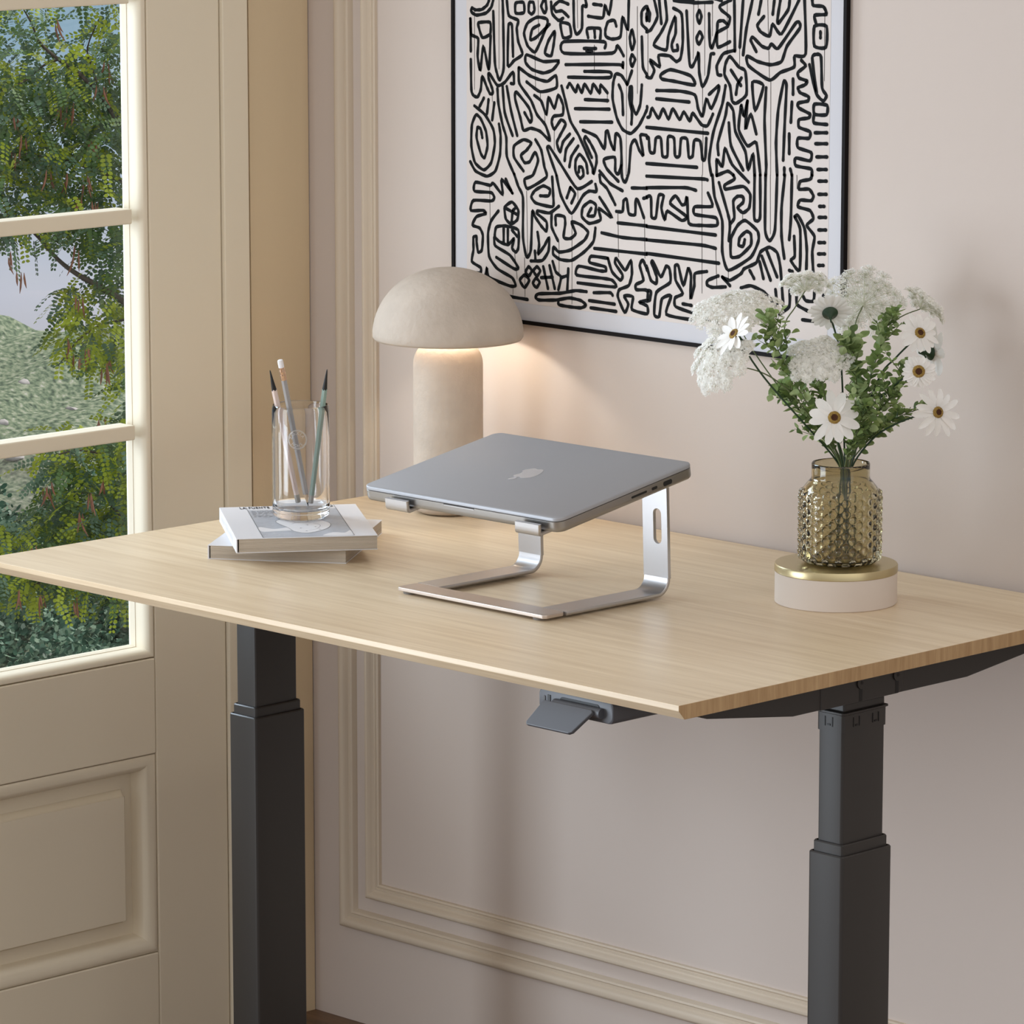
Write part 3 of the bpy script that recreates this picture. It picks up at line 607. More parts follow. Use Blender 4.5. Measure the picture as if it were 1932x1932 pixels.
 "c 760,515 720,580 710,680 760,780 780,920 820,940 910,860 900,650 840,610", "770,640 860,780", "865,710 830,770 815,860", "800,460 700,490 640,600 650,680 680,685", "c 130,680 220,635 400,690 440,775 250,740 140,720", "90,825 300,830 440,865 470,990 510,1060 545,900 590,990 650,850 660,780 570,860", "90,900 390,930", "10,1070 30,1060 50,985 110,1080 150,990 200,1085 240,990 300,1090 340,1020 395,1105 420,1030 500,1135 555,1145 605,1040",
 "0,1160 560,1215", "0,1490 460,1525", "0,1605 500,1630 555,1640", "0,1710 350,1710 450,1735", "0,1240 20,1260 30,1380 70,1390 85,1260 130,1260 145,1420 190,1420 195,1250 250,1260 260,1420 300,1420 315,1265 370,1270 385,1430 420,1420 435,1280 490,1290 510,1455 535,1440 545,1260", "720,780 690,950 610,1200 570,1450 590,1597", "655,1410 650,1300 720,1050 740,940 790,1010 810,1200 900,1380 925,1550 970,1400 985,1597", "750,1120 770,1330 880,1550",
 "860,970 840,1180 920,1330 1000,1300 1037,1597", "865,960 885,1060 920,920", "920,920 900,1180 950,1040 1000,1220", "c 965,750 1065,780 990,1010", "640,1600 640,1450 690,1520 715,1350 780,1500 930,1660", "640,1600 740,1560 795,1600", "1090,800 1075,1100 1090,1500 1085,1597", "1190,1597 1180,1300 1200,1000 1250,745 1275,780 1260,1100 1245,1460", "1335,720 1335,860", "1325,930 1315,1115", "1300,1220 1300,1400", "1255,1530 1255,1597", "1310,1540 1325,1597",
 "1410,550 1450,600 1380,660 1390,710 1465,740 1440,775 1380,800 1400,845 1475,880 1470,920 1380,940 1390,985 1490,1040 1475,1075 1390,1090 1390,1160 1490,1200 1480,1260 1380,1260 1380,1345 1500,1390 1490,1465 1360,1440 1360,1510 1500,1540 1505,1597", "1510,0 1520,50 1610,60 1640,130 1530,140 1550,230", "c 1530,240 1640,240 1635,430 1530,420", "1585,290 1585,345", "1485,590 1545,850 1610,920 1640,870 1600,800 1590,520 1550,495 1510,530 1550,850", "c 1530,950 1645,960 1640,1045 1530,1040", "1525,1050 1525,1120 1645,1135",
 "1535,1210 1645,1210", "1540,1310 1645,1310", "1550,1430 1645,1430", "1560,1545 1640,1545", "d 12,300 12,690", "d 430,30 425,540", "d 530,30 530,690", "d 735,0 735,500", "d 1105,0 1110,330", "d 1115,460 1120,720", "d 1132,740 1130,1597", "d 515,1150 510,1597", "d 1625,60 1620,740", "d 848,430 848,600", "d 510,800 510,1060", "d 470,0 470,100", "d 600,30 600,330"]),
}
YA = -.0050
bm = BM(); px0, pz0, px1, pz1 = FX0+FT+.0222, FZ0+FT+.0225, FX1-FT-.0222, FZ1-FT-.0225
V = [bm.verts.new((a, YA, b)) for a, b in ((px0, pz0), (px1, pz0), (px1, pz1), (px0, pz1))]; bm.faces.new(V)
loc2 = BM(); zmax = pz0
def strokes(zshift=0.0, clip=None):
    for key, (ox, oy, sc, w, L_) in ART.items():
        for s in L_:
            closed = s.startswith('c '); drip = s.startswith('d ')
            P = [tuple(float(q) for q in p.split(',')) for p in s.split() if ',' in p]
            if key in 'AC' and not closed and max(p[0] for p in P) > 1836:      # the next block of strokes starts here
                O = []
                for a, b in zip(P, P[1:]):
                    if a[0] <= 1836: O.append(a)
                    if (a[0]-1836)*(b[0]-1836) < 0: t = (1836-a[0])/(b[0]-a[0]); O.append((1836, a[1]+(b[1]-a[1])*t))
                P = O + ([P[-1]] if P[-1][0] <= 1836 else [])
            if len(P) < 2: continue
            W3 = [at_y(ox+u/sc, oy+v/sc, YA) for u, v in P]
            Q = [Vector((p.x, p.z+zshift, 0)) for p in W3]
            Q = [Vector((min(max(p.x, px0+.003), px1-.003), max(p.y, pz0+.003), 0)) for p in Q]
            if clip and max(p.y for p in Q) > clip: continue
            if drip: ribbon(loc2, [(p.x, p.y) for p in Q], .0007, 0, cap=False); continue
            Q = smooth_pts(Q, 5, closed, .6)
            ribbon(loc2, [(p.x, p.y) for p in Q], w/sc/1322*1.48, 0, closed=closed)
strokes()
strokes(.405, pz1-.004)               # the sheet carries on above the frame edge of the photograph
loc2.faces.ensure_lookup_table()
for f in loc2.faces: f.material_index = 1
tmp = bpy.data.meshes.new('tmp'); loc2.to_mesh(tmp); loc2.free()
add_mesh(bm, tmp, Matrix(((1, 0, 0, 0), (0, 0, -1, YA-.0003), (0, 1, 0, 0), (0, 0, 0, 1))), 1)
mesh_obj('print', bm, [M_paper, M_ink], pic)

# ------------------------------------------------------------------ mushroom lamp
LC = Vector((.3940, -.1144, HZ))
lamp = thing('table_lamp', LC, 'cream stone mushroom lamp glowing under its dome beside the laptop', 'lamp')
bm = BM(); rb = .0457
prof = [(0, .001), (rb-.010, .001)] + [(rb-.010+.010*math.sin(R(a)), .011-.010*math.cos(R(a))) for a in range(15, 91, 15)] + [(rb, .05), (rb, .12), (rb, .196)] + [(rb-.034+.034*math.cos(R(a)), .196+.034*math.sin(R(a))) for a in range(9, 91, 9)] + [(0, .230)]
lathe(bm, prof, LC, 72); mesh_obj('base', bm, M_stone, lamp, smooth=50)
rd, hd, z0 = .0990, .0905, .2285
bm = BM()
outer = [(rd*math.cos(R(a))**.94 if a < 90 else 0, z0+.004+hd*math.sin(R(a))) for a in range(4, 91, 4)] + [(0, z0+.004+hd)]
lip = [(rd-.008, z0+.004), (rd-.006, z0+.0012), (rd-.003, z0+.0006), (rd-.0005, z0+.004)]
inner = [(0, z0+hd-.004)] + [((rd-.009)*math.cos(R(a)), z0+.004+(hd-.009)*math.sin(R(a))) for a in range(86, 1, -6)]
lathe(bm, inner+lip+outer, LC, 96); bmesh.ops.remove_doubles(bm, verts=bm.verts, dist=1e-5); bmesh.ops.recalc_face_normals(bm, faces=bm.faces)
mesh_obj('lamp_shade', bm, M_stone, lamp, smooth=70)
bm = BM(); lathe(bm, [(0, .2305), (.012, .2305), (.013, .236), (.012, .246), (.007, .252), (0, .254)], LC, 32); mesh_obj('bulb', bm, M_bulb, lamp, smooth=60)
bm = BM(); lathe(bm, [(.006, .254), (.006, z0+hd-.002)], LC, 16); mesh_obj('stem', bm, M_brass, lamp, smooth=60)
ll = lamp_light('lamp_bulb_light', 'POINT', LC+Vector((0, 0, .2935)), 1.95, (1, .94, .82), shadow_soft_size=.012)

# ------------------------------------------------------------------ books
def make_book(name, label, p0, p1, z, d, t, printed):
    "p0->p1 = visible short edge (spine end to fore-edge end), d = long side"
    p0, p1 = Vector((*p0, z)), Vector((*p1, z)); ex = (p1-p0).normalized(); w = (p1-p0).length
    Mx = frame_M(p0, ex, Vector((-ex.y, ex.x, 0)))
    rt = thing(name, Mx @ Vector((w/2, d/2, 0)), label, 'book')
    bm = BM(); ct = .0009
    sp = [(w, 0), (w, ct)] + [(.002, ct)] ; 
    box(bm, 0, w, 0, d, 0, ct, Mx); box(bm, 0, w, 0, d, t-ct, t, Mx); box(bm, -.0012, .0004, 0, d, 0, t, Mx)
    cov = mesh_obj('cover', bm, M_book, rt, bevel=.0006)
    bm = BM(); box(bm, .0022, w-.0008, .0010, d-.0010, ct, t-ct, Mx); mesh_obj('pages', bm, M_pages, rt)
    bm = BM(); zt = t+.00012
    def poly(P, k, mi): bm.faces.new([bm.verts.new(Mx @ Vector((p[0]*w, p[1]*d, zt+k*.00006))) for p in P]).material_index = mi
    if printed:
        poly([(.185, .012), (.835, .012), (.835, .88), (.185, .88)], 0, 0)
        for P in (smooth_pts([(.20, .34, 0), (.30, .27, 0), (.44, .33, 0), (.52, .30, 0), (.44, .22, 0), (.30, .20, 0), (.20, .20, 0)], 4, True), smooth_pts([(.62, .05, 0), (.70, .12, 0), (.78, .10, 0), (.83, .17, 0), (.83, .02, 0), (.64, .02, 0)], 3, True), smooth_pts([(.40, .86, 0), (.55, .87, 0), (.56, .83, 0), (.44, .82, 0)], 4, True), smooth_pts([(.58, .58, 0), (.66, .66, 0), (.72, .62, 0), (.68, .54, 0), (.62, .52, 0)], 4, True)): poly(P, 1, 1)
        blob = smooth_pts([(.34, .50, 0), (.40, .57, 0), (.50, .60, 0), (.60, .57, 0), (.68, .49, 0), (.72, .38, 0), (.68, .25, 0), (.58, .15, 0), (.50, .12, 0), (.43, .18, 0), (.40, .30, 0), (.36, .40, 0)], 5, True)
        poly(blob, 2, 1)
        def line(P, wd, closed=False):
            b2 = BM(); ribbon(b2, [(p[0]*w, p[1]*d) for p in P], wd, zt+.0003, closed=closed, cap=False); t2 = bpy.data.meshes.new('t'); b2.to_mesh(t2); b2.free(); add_mesh(bm, t2, Mx, 2)
        line(blob, .0005, True)
        line(smooth_pts([(.44, .40, 0), (.50, .45, 0), (.60, .42, 0), (.64, .34, 0), (.60, .24, 0), (.54, .20, 0)], 5), .0004)
        line([(.185, .012), (.185, .99)], .0005); line([(.835, .012), (.835, .99)], .0005)
        for x, y in ((.49, .27), (.55, .36), (.60, .30), (.52, .18), (.62, .22), (.57, .48)):
            line([(x-.012, y), (x+.012, y)], .0006); line([(x, y-.010), (x, y+.010)], .0006)
        for r_ in range(9):
            x0 = .205; n = random.randint(4, 7)
            for q in range(n):
                l = random.uniform(.012, .04)
                if x0+l > .40: break
                line([(x0, .84-.024*r_), (x0+l, .84-.024*r_)], .0010); x0 += l+.010
        for i in range(16):
            x, y = random.uniform(.2, .82), random.uniform(.05, .86)
            poly([(x-.010, y), (x, y-.003), (x+.010, y), (x, y+.003)], 3, 1)
        tm = text_mesh('LA FUENTE', .0190, 0, 'LEFT', 1.25, .0006); add_mesh(bm, tm, Mx @ Matrix.Translation((.135*w, .945*d, zt+.0003)) @ Matrix.Diagonal((.335, 1, 1, 1)), 2)
        tm = text_mesh('O', .0190, 0, 'LEFT', 1, .0006); add_mesh(bm, tm, Mx @ Matrix.Translation((.785*w, .945*d, zt+.0003)) @ Matrix.Diagonal((.42, 1, 1, 1)), 2)
        for q in range(14):                                     # fine lettering down the spine, too small to read
            y0 = d*(.22+.05*q)
            if q in (4, 9): continue
            V = [bm.verts.new(Mx @ Vector((-.00135, y0+a, t*b))) for a, b in ((0, .3), (.006, .3), (.006, .7), (0, .7))]; bm.faces.new(V).material_index = 1
    else:
        poly([(.10, .30), (.90, .30), (.90, .94), (.10, .94)], 0, 1)
        poly([(.93, .05), (.945, .05), (.945, .062), (.93, .062)], 0, 2)
    mesh_obj('cover_print', bm, [M_bookgrey, M_booklight, M_bookink], cov)
    return rt
make_book('paperback_book', 'plain white paperback lying on the desk under the printed book', (.4295, -.5605), (.5725, -.4604), HZ, .214, .0178, False)
make_book('paperback_book', 'paperback with printed grey and white cover lying on top, tumbler standing on it', (.4982, -.5732), (.5996, -.4321), HZ+.0178, .2265, .0182, True)

# ------------------------------------------------------------------ glass tumbler and pencils
ZT = HZ+.0178+.0182+.0008
GC = Vector((.4432, -.4181, ZT)); gr, gh = .0362, .1440
cup = thing('drinking_glass', GC, 'clear glass tumbler with a round embossed seal standing on the books and holding pencils', 'glass')
bm = BM()
prof = [(0, 0), (gr-.009, 0)] + [(gr-.009+.009*math.sin(R(a)), .009-.009*math.cos(R(a))) for a in range(15, 91, 15)] + [(gr, .05), (gr, .1)] + [(gr, gh-.008), (gr-.0006, gh-.003), (gr-.0016, gh-.0004), (gr-.0026, gh-.0006), (gr-.0031, gh-.003), (gr-.0032, .1), (gr-.0034, .05), (gr-.0034, .020)] + [(gr-.0034-.009+.009*math.cos(R(a)), .020-.009*math.sin(R(a))) for a in range(15, 91, 15)] + [(0, .0112)]
lathe(bm, prof, GC, 96); mesh_obj('tumbler', bm, M_glass, cup, smooth=60)
bm = BM()                                                       # embossed round seal, facing the front right
sd = Vector((.66, -.75, 0)).normalized(); sx = Vector((0, 0, 1)).cross(sd)*-1; sx = Vector((-sd.y, sd.x, 0))
so = GC+Vector((0, 0, .1045))
def on_cup(a, b, h=.0): return so+Vector((0, 0, b)) + (sd*math.cos(a/gr)+sx*math.sin(a/gr))*(gr+h)
for rr, th in ((.0118, .0006), (.0107, .0003)):
    P = [on_cup(rr*math.cos(2*math.pi*k/48), rr*math.sin(2*math.pi*k/48), .0001) for k in range(49)]
    tube(bm, P, th, 6, cap=False)
def ring_text(txt, a0, step, flip):
    for i, ch in enumerate(txt):
        if ch == ' ': continue
        a = R(a0+step*i); me = text_mesh(ch, .0050, .0004, bold=.00012)
        rr = .0079; c, s_ = math.cos(a), math.sin(a); up = (c, s_) if not flip else (-c, -s_)
        for v in me.vertices:
            x, y, z = v.co; px_ = rr*c+up[1]*x+up[0]*y; py_ = rr*s_-up[0]*x+up[1]*y
            v.co = on_cup(px_, py_, .0002+z)
        bm.from_mesh(me); bpy.data.meshes.remove(me)
ring_text('ZAKKIA', 165, -27, False); ring_text('HOME', 228, 28, True)
mesh_obj('seal', bm, M_frost, cup)
def pencil(label, B, T, r, m, kind):
    B, T = Vector(B), Vector(T); d = (T-B).normalized(); L_ = (T-B).length; Mx = Matrix.Translation(B) @ d.to_track_quat('Z', 'Y').to_matrix().to_4x4()
    rt = thing('pencil', B, label, 'pencil', 'pencils in the tumbler')
    hexr = lambda rad, z, zz=0: [Mx @ Vector((rad*math.cos(R(60*k/3)), rad*math.sin(R(60*k/3)), z+(zz*(k % 3 == 0)))) for k in range(18)]
    hx = lambda rad, z, wav=0: [Mx @ Vector((rad*(1 if k % 3 == 0 else .9)*math.cos(R(20*k)), rad*(1 if k % 3 == 0 else .9)*math.sin(R(20*k)), z+(wav if k % 3 == 0 else 0))) for k in range(18)]
    cone = lambda rad, z: [Mx @ Vector((rad*math.cos(R(20*k)), rad*math.sin(R(20*k)), z)) for k in range(18)]
    if kind == 'point_up':
        tip = .026
        bm = BM(); loft(bm, [hx(r, .011), hx(r, L_-tip-.002, .0022)]); mesh_obj('barrel', bm, m, rt, smooth=30)
        bm = BM(); loft(bm, [hx(r*.98, 0), hx(r*.98, .011)]); mesh_obj('end_dip', bm, M_greyend, rt, smooth=30)
        bm = BM(); loft(bm, [cone(r*.86, L_-tip-.003), cone(r*.84, L_-tip), cone(.0008, L_-.002), cone(.0003, L_)]); mesh_obj('lead_tip', bm, M_lead, rt, smooth=40)
    else:
        bm = BM(); loft(bm, [hx(r, .019, -.002), hx(r, L_-.0265)]); mesh_obj('barrel', bm, m, rt, smooth=30)
        bm = BM(); loft(bm, [cone(.0009, .005), cone(r*.86, .0185)]); mesh_obj('sharpened_wood', bm, M_rawwood, rt, smooth=40)
        bm = BM(); loft(bm, [cone(.0002, 0), cone(.0013, .0062)]); mesh_obj('lead_tip', bm, M_lead, rt, smooth=40)
        bm = BM(); zz = L_-.0270
        loft(bm, [cone(r*k, zz+q) for q, k in ((0, .98), (.002, 1.06), (.004, .96), (.0055, 1.05), (.007, 1.05), (.009, .96), (.0105, 1.05), (.012, 1.05), (.014, .96), (.017, .98))]); mesh_obj('ferrule', bm, M_copper, rt, smooth=50)
        bm = BM(); loft(bm, [cone(r*.97, L_-.0105), cone(r*.97, L_-.002), cone(r*.85, L_-.0004), cone(r*.5, L_)]); mesh_obj('eraser', bm, M_eraser, rt, smooth=50)
def extend(B, Rm, v_top):
    B, Rm = Vector(B), Vector(Rm); d = Rm-B
    best = min((k*.005+.9 for k in range(160)), key=lambda k: abs(966-((B+d*k-CAM).dot(UP))/((B+d*k-CAM).dot(FWD))*FPX-v_top))
    return B+d*best
zf = ZT+.0150
for lab, B, Rm, vt, m, kd in (('blush pink pencil with black point up, leftmost in the tumbler', (.4225, -.4046, zf), (.4257, -.4410, ZT+.1434), 698.6, M_pink, 'point_up'),
                           ('grey pencil with white eraser up, standing tallest in the tumbler', (.4475, -.4100, zf-.002), (.4530, -.4450, ZT+.1410), 679, M_grey, 'point_down'),
                           ('sage green pencil with black point up, rightmost in the tumbler', (.4370, -.3960, zf), (.4690, -.4040, ZT+.1420), 696.5, M_green, 'point_up')):
    pencil(lab, B, extend(B, Rm, vt), .0037, m, kd)

# ------------------------------------------------------------------ laptop on its stand
LO, LW, LD, LT, LYAW, LTILT = Vector((.7157, -.5655, .9101)), .3265, .2316, .0182, .0111, .1689
lx = Vector((math.cos(LYAW), math.sin(LYAW), 0)); ly = Vector((-math.sin(LYAW)*math.cos(LTILT), math.cos(LYAW)*math.cos(LTILT), math.sin(LTILT)))
LM = frame_M(LO, lx, ly)            # origin: front left corner of the lid's top face; local z is up out of the lid
def lring(ins, z, r=.0125, w=LW, d=LD): return [LM @ Vector((ins+a, ins+b, z)) for a, b in rrect(w-2*ins, d-2*ins, max(.002, r-ins), 8)]
lap = thing('laptop', LM @ Vector((LW/2, LD/2, -LT)), 'closed space grey laptop lying tilted on the aluminium stand', 'laptop')
bm = BM(); loft(bm, [lring(.0006, -.0044), lring(.0, -.0040), lring(0, -.0012), lring(.0004, -.0004), lring(.0012, 0)]); lid = mesh_obj('lid', bm, M_lap, lap, smooth=50)
bm = BM(); loft(bm, [lring(.0045, -LT), lring(.0024, -LT+.0006), lring(.0009, -LT+.0020), lring(.0002, -LT+.0040), lring(0, -.0115), lring(0, -.0052), lring(.0006, -.0048), lring(.0016, -.0044)]); lbase = mesh_obj('base', bm, M_lapside, lap, smooth=50)
# notch (dark bar for its shade, bright strip for its lit lip) and ports
bm = BM(); nw = .050; box(bm, LW/2-nw/2, LW/2+nw/2, -.00025, .004, -.0062, -.0046, LM); mesh_obj('finger_notch_shade', bm, M_leg, lbase)
bm = BM(); box(bm, LW/2-nw/2+.001, LW/2+nw/2, -.0005, .002, -.0070, -.0060, LM); mesh_obj('notch_lip_glint', bm, M_alu, lbase)
for nm, y0, y1, h in (('card_slot', .121, .1475, .0026), ('usb_port', .1560, .1655, .0034), ('video_port', .1760, .1910, .0056)):
    bm = BM(); zc = -.0106
    rr = [(y0+a, zc-h/2+b) for a, b in rrect(y1-y0, h, h*.42, 4)]
    loft(bm, [[LM @ Vector((x, a, b)) for a, b in rr] for x in (LW-.004, LW+.0002)]); mesh_obj(nm, bm, M_black, lbase)
for fx in (.04, LW-.04):
    for fy in (.03, LD-.03):
        bm = BM(); r_ = [LM @ Vector((fx+.007*math.cos(q*math.pi/8), fy+.007*math.sin(q*math.pi/8), -LT)) for q in range(16)]; loft(bm, [r_, [p+(LM.to_3x3() @ Vector((0, 0, -.0004))) for p in r_]]); mesh_obj('rubber_foot', bm, M_rubber, lbase)
seg1 = smooth_pts([(.285, .235, 0), (.20, .345, 0), (.09, .355, 0), (0, .305, 0), (-.09, .355, 0), (-.22, .335, 0), (-.36, .20, 0), (-.40, -.03, 0), (-.34, -.27, 0), (-.22, -.45, 0), (-.12, -.49, 0), (0, -.445, 0), (.12, -.49, 0), (.22, -.45, 0), (.325, -.30, 0), (.37, -.17, 0)], 5)
bite = smooth_pts([(.37, -.17, 0), (.27, -.10, 0), (.225, .03, 0), (.25, .15, 0), (.285, .235, 0)], 5)[1:-1]
leaf = smooth_pts([(.0, .375, 0), (.02, .50, 0), (.10, .59, 0), (.185, .62, 0)], 4) + smooth_pts([(.185, .62, 0), (.17, .49, 0), (.09, .405, 0), (.0, .375, 0)], 4)[1:-1]
lg = .0415
me = curve_mesh([[(p.x*lg, p.y*lg) for p in seg1+bite], [(p.x*lg, p.y*lg) for p in leaf]], .0001)
# the emblem points its leaf to the front edge when the lid is shut
me.transform(LM @ Matrix.Translation((LW/2, LD/2, .0002)) @ Matrix.Rotation(math.pi, 4, 'Z'))
mesh_obj('logo', me, M_logo, lid)

stand = thing('laptop_stand', (.88, -.44, HZ), 'silver aluminium stand on the desk carrying the laptop', 'laptop stand')
ZB = HZ+.0080; TS = .0048; SY0 = -.5450
bm = BM(); A = [Vector((.7530+a, SY0+b, 0)) for a, b in rrect(.250, .0345, .006, 5)]
loft(bm, [[p+Vector((0, 0, ZB-TS)) for p in A], [p+Vector((0, 0, ZB)) for p in A]]); bar = mesh_obj('front_bar', bm, M_alu2, stand, bevel=.0010)
und = LM.to_3x3() @ Vector((0, 0, -1))
def under(y_local, off): return LM @ Vector((0, y_local, -LT-off))
def arm(x0, x1, hook_dx, slot):
    w = x1-x0
    P = [Vector((SY0+.0345, ZB-TS/2))]
    yb, rbend = -.3400, .0185
    P += [Vector((yb-rbend+TS/2, ZB-TS/2))]
    P += [Vector((yb-rbend+TS/2+rbend*math.sin(R(a)), ZB-TS/2+rbend-rbend*math.cos(R(a)))) for a in range(10, 91, 10)]
    zv0 = P[-1].y; yv = P[-1].x
    top = under(LD*.975, TS/2+.0005)
    zv1 = top.z-.012
    # vertical leg as a flat plate with a long slot
    sh = .004                                            # the leg leans forward slightly towards its top
    def strip(pts, name, parent, dx0=0, dx1=0):
        bm = BM(); n = len(pts); rings = []
        for i, p in enumerate(pts):
            t = (pts[min(i+1, n-1)]-pts[max(i-1, 0)]).normalized(); nr = Vector((-t.y, t.x))*(TS/2); dx = dx0+(dx1-dx0)*i/(n-1); e = .0008
            q = [(x0+dx, p+nr*.6), (x0+dx+e, p+nr), (x1+dx-e, p+nr), (x1+dx, p+nr*.6), (x1+dx, p-nr*.6), (x1+dx-e, p-nr), (x0+dx+e, p-nr), (x0+dx, p-nr*.6)]
            rings.append([Vector((a, b.x, b.y)) for a, b in q])
        loft(bm, rings); bmesh.ops.recalc_face_normals(bm, faces=bm.faces)
        return bm
    # piece 1: floor arm and bend
    bm = strip(P, 'arm', stand)
    # piece 2: plate
    Ht = zv1-zv0; outl = [[(0, 0), (w, 0), (w, Ht), (0, Ht)]]
    if slot:
        sc = w*.60; s0, s1, sw = .040, .0830, .0068
        outl.append([(sc+sw*math.cos(R(a)), s1-sw+sw*math.sin(R(a))) for a in range(0, 181, 15)] + [(sc+sw*math.cos(R(a)), s0+sw+sw*math.sin(R(a))) for a in range(180, 361, 15)])
    me = curve_mesh(outl, TS/2-.0004, .0004)
    me.transform(Matrix.Translation((x0, yv, zv0)) @ Matrix(((1, 0, 0, 0), (0, -sh/Ht, 1, 0), (0, 1, 0, 0), (0, 0, 0, 1))))
    bm.from_mesh(me); bpy.data.meshes.remove(me)
    # piece 3: top bend, tray under the laptop, lip in front of it
    yt = yv-sh
    tray_b = under(LD*.90, TS/2+.0005); tray_f = under(-.0005, TS/2+.0005)
    Q = smooth_pts([Vector((yt, zv1, 0)), Vector((yt-.0008, zv1+.005, 0)), Vector((yt-.006, zv1+.0095, 0)), Vector((tray_b.y, tray_b.z, 0)), ], 4)
    Q = [Vector((p.x, p.y)) for p in Q]
    f2 = Vector((tray_f.y, tray_f.z)); fd = (f2-Vector((tray_b.y, tray_b.z))).normalized(); nu = Vector((fd.y, -fd.x)); nu = nu if nu.y > 0 else -nu
    Q += [Vector((tray_b.y, tray_b.z))+(f2-Vector((tray_b.y, tray_b.z)))*k for k in (.25, .5, .75, .97)]
    rc = .0052
    c0 = f2+nu*rc
    Q += [c0+(-nu*math.cos(R(a))+fd*math.sin(R(a)))*rc for a in range(0, 91, 15)]
    Q += [Q[-1]+nu*k for k in (.004, .0085)]
    b2 = strip(Q, 'tray', stand, 0, hook_dx); t2 = bpy.data.meshes.new('t'); b2.to_mesh(t2); b2.free(); bm.from_mesh(t2); bpy.data.meshes.remove(t2)
    bmesh.ops.recalc_face_normals(bm, faces=bm.faces)
    return mesh_obj('support_arm', bm, M_alu, stand, smooth=40)
for x0, x1, dx, sl in ((.7535, .7915, .009, False), (.9650, 1.0045, .016, True)):
    a_ = arm(x0, x1, dx, sl)
for x, y in ((.766, -.535), (.985, -.535), (.772, -.375), (.984, -.375)):
    bm = BM(); lathe(bm, [(0, 0), (.0075, 0), (.0085, ZB-TS-HZ), (0, ZB-TS-HZ)], (x, y, HZ), 20); mesh_obj('rubber_foot', bm, M_pad, stand, smooth=40)

# ------------------------------------------------------------------ plinth, jar, flowers
PC = Vector((1.1545, -.2102, HZ))
pl = thing('round_box', PC, 'low round white box with a brushed brass lid standing under the flower jar', 'box')
bm = BM(); lathe(bm, [(0, 0), (.0712, 0), (.0722, .001), (.0722, .0370), (0, .0370)], PC, 96); mesh_obj('drum', bm, M_plinth, pl, smooth=40)
bm = BM(); lathe(bm, [(0, .0371), (.0722, .0371), (.0728, .0377), (.0728, .0452), (.0720, .0465), (.0705, .0468), (0, .0468)], PC, 96); mesh_obj('brass_lid', bm, M_brass, pl, smooth=40)
JC = PC+Vector((.702, .712, 0))*.0040+Vector((0, 0, .0470))
jar = thing('flower_jar', JC, 'olive smoked glass jar with a hobnail pattern holding the bouquet', 'vase')
jb = .0468
jprof = [(0, .0), (.038, .0)] + [(jb-.010+.010*math.sin(R(a)), .010-.010*math.cos(R(a))) for a in range(15, 91, 15)]
SEG = 432
bm = BM(); rings = []
def jar_r(z):
    if z < .010: a = math.acos(max(-1, min(1, (.010-z)/.010))); return jb-.010+.010*math.sin(a)
    if z < .082: return jb
    if z < .1010: t = (z-.082)/.019; return jb-(jb-.0345)*(1-math.cos(t*math.pi/2))**.85 if t < 1 else .0345
    return .0345
zlist = [0.0, .0012, .003, .0055] + [.008+.00088*i for i in range(90)] + [.0885+.0012*i for i in range(11)] + [.103, .108, .113, .1165, .1185]
NB, ROW = 18, .00640
for z in zlist:
    r0 = jar_r(z); ring = []
    for k in range(SEG):
        th = 2*math.pi*k/SEG; h = 0
        if .004 < z < .0905:
            row = round((z-.0135)/ROW)
            for rw in (row-1, row, row+1):
                if rw < -1 or rw > 11: continue
                zc = .0135+rw*ROW; ph = th*NB/(2*math.pi)+(.5 if rw % 2 else 0); dph = (ph-round(ph))*2*math.pi/NB*jb
                dd = math.hypot(dph, z-zc)
                if dd < .0042: h = max(h, .0034*math.sqrt(max(0, 1-(dd/.0042)**2)))
                elif dd < .0050: h = max(h, .0)
        ring.append(bm.verts.new(JC+Vector(((r0+h)*math.cos(th), (r0+h)*math.sin(th), z))))
    rings.append(ring)
inn = [(.0338, .1192), (.0325, .1185), (.0322, .112), (.0322, .1025)] + [(jar_r(z)-.0026, z-.001) for z in (.100, .096, .092, .088, .084, .078)] + [(jb-.0028, z) for z in (.06, .04, .02)] + [(jb-.0028-.008+.008*math.cos(R(a)), .014-.008*math.sin(R(a))) for a in (20, 45, 70, 90)]
for r_, z in inn: rings.append([bm.verts.new(JC+Vector((r_*math.cos(2*math.pi*k/SEG), r_*math.sin(2*math.pi*k/SEG), z))) for k in range(SEG)])
for a, b in zip(rings, rings[1:]):
    for k in range(SEG): bm.faces.new((a[k], a[(k+1) % SEG], b[(k+1) % SEG], b[k]))
bm.faces.new(list(reversed(rings[0]))); bm.faces.new(rings[-1])
mesh_obj('jar_body', bm, M_jar, jar, smooth=60)

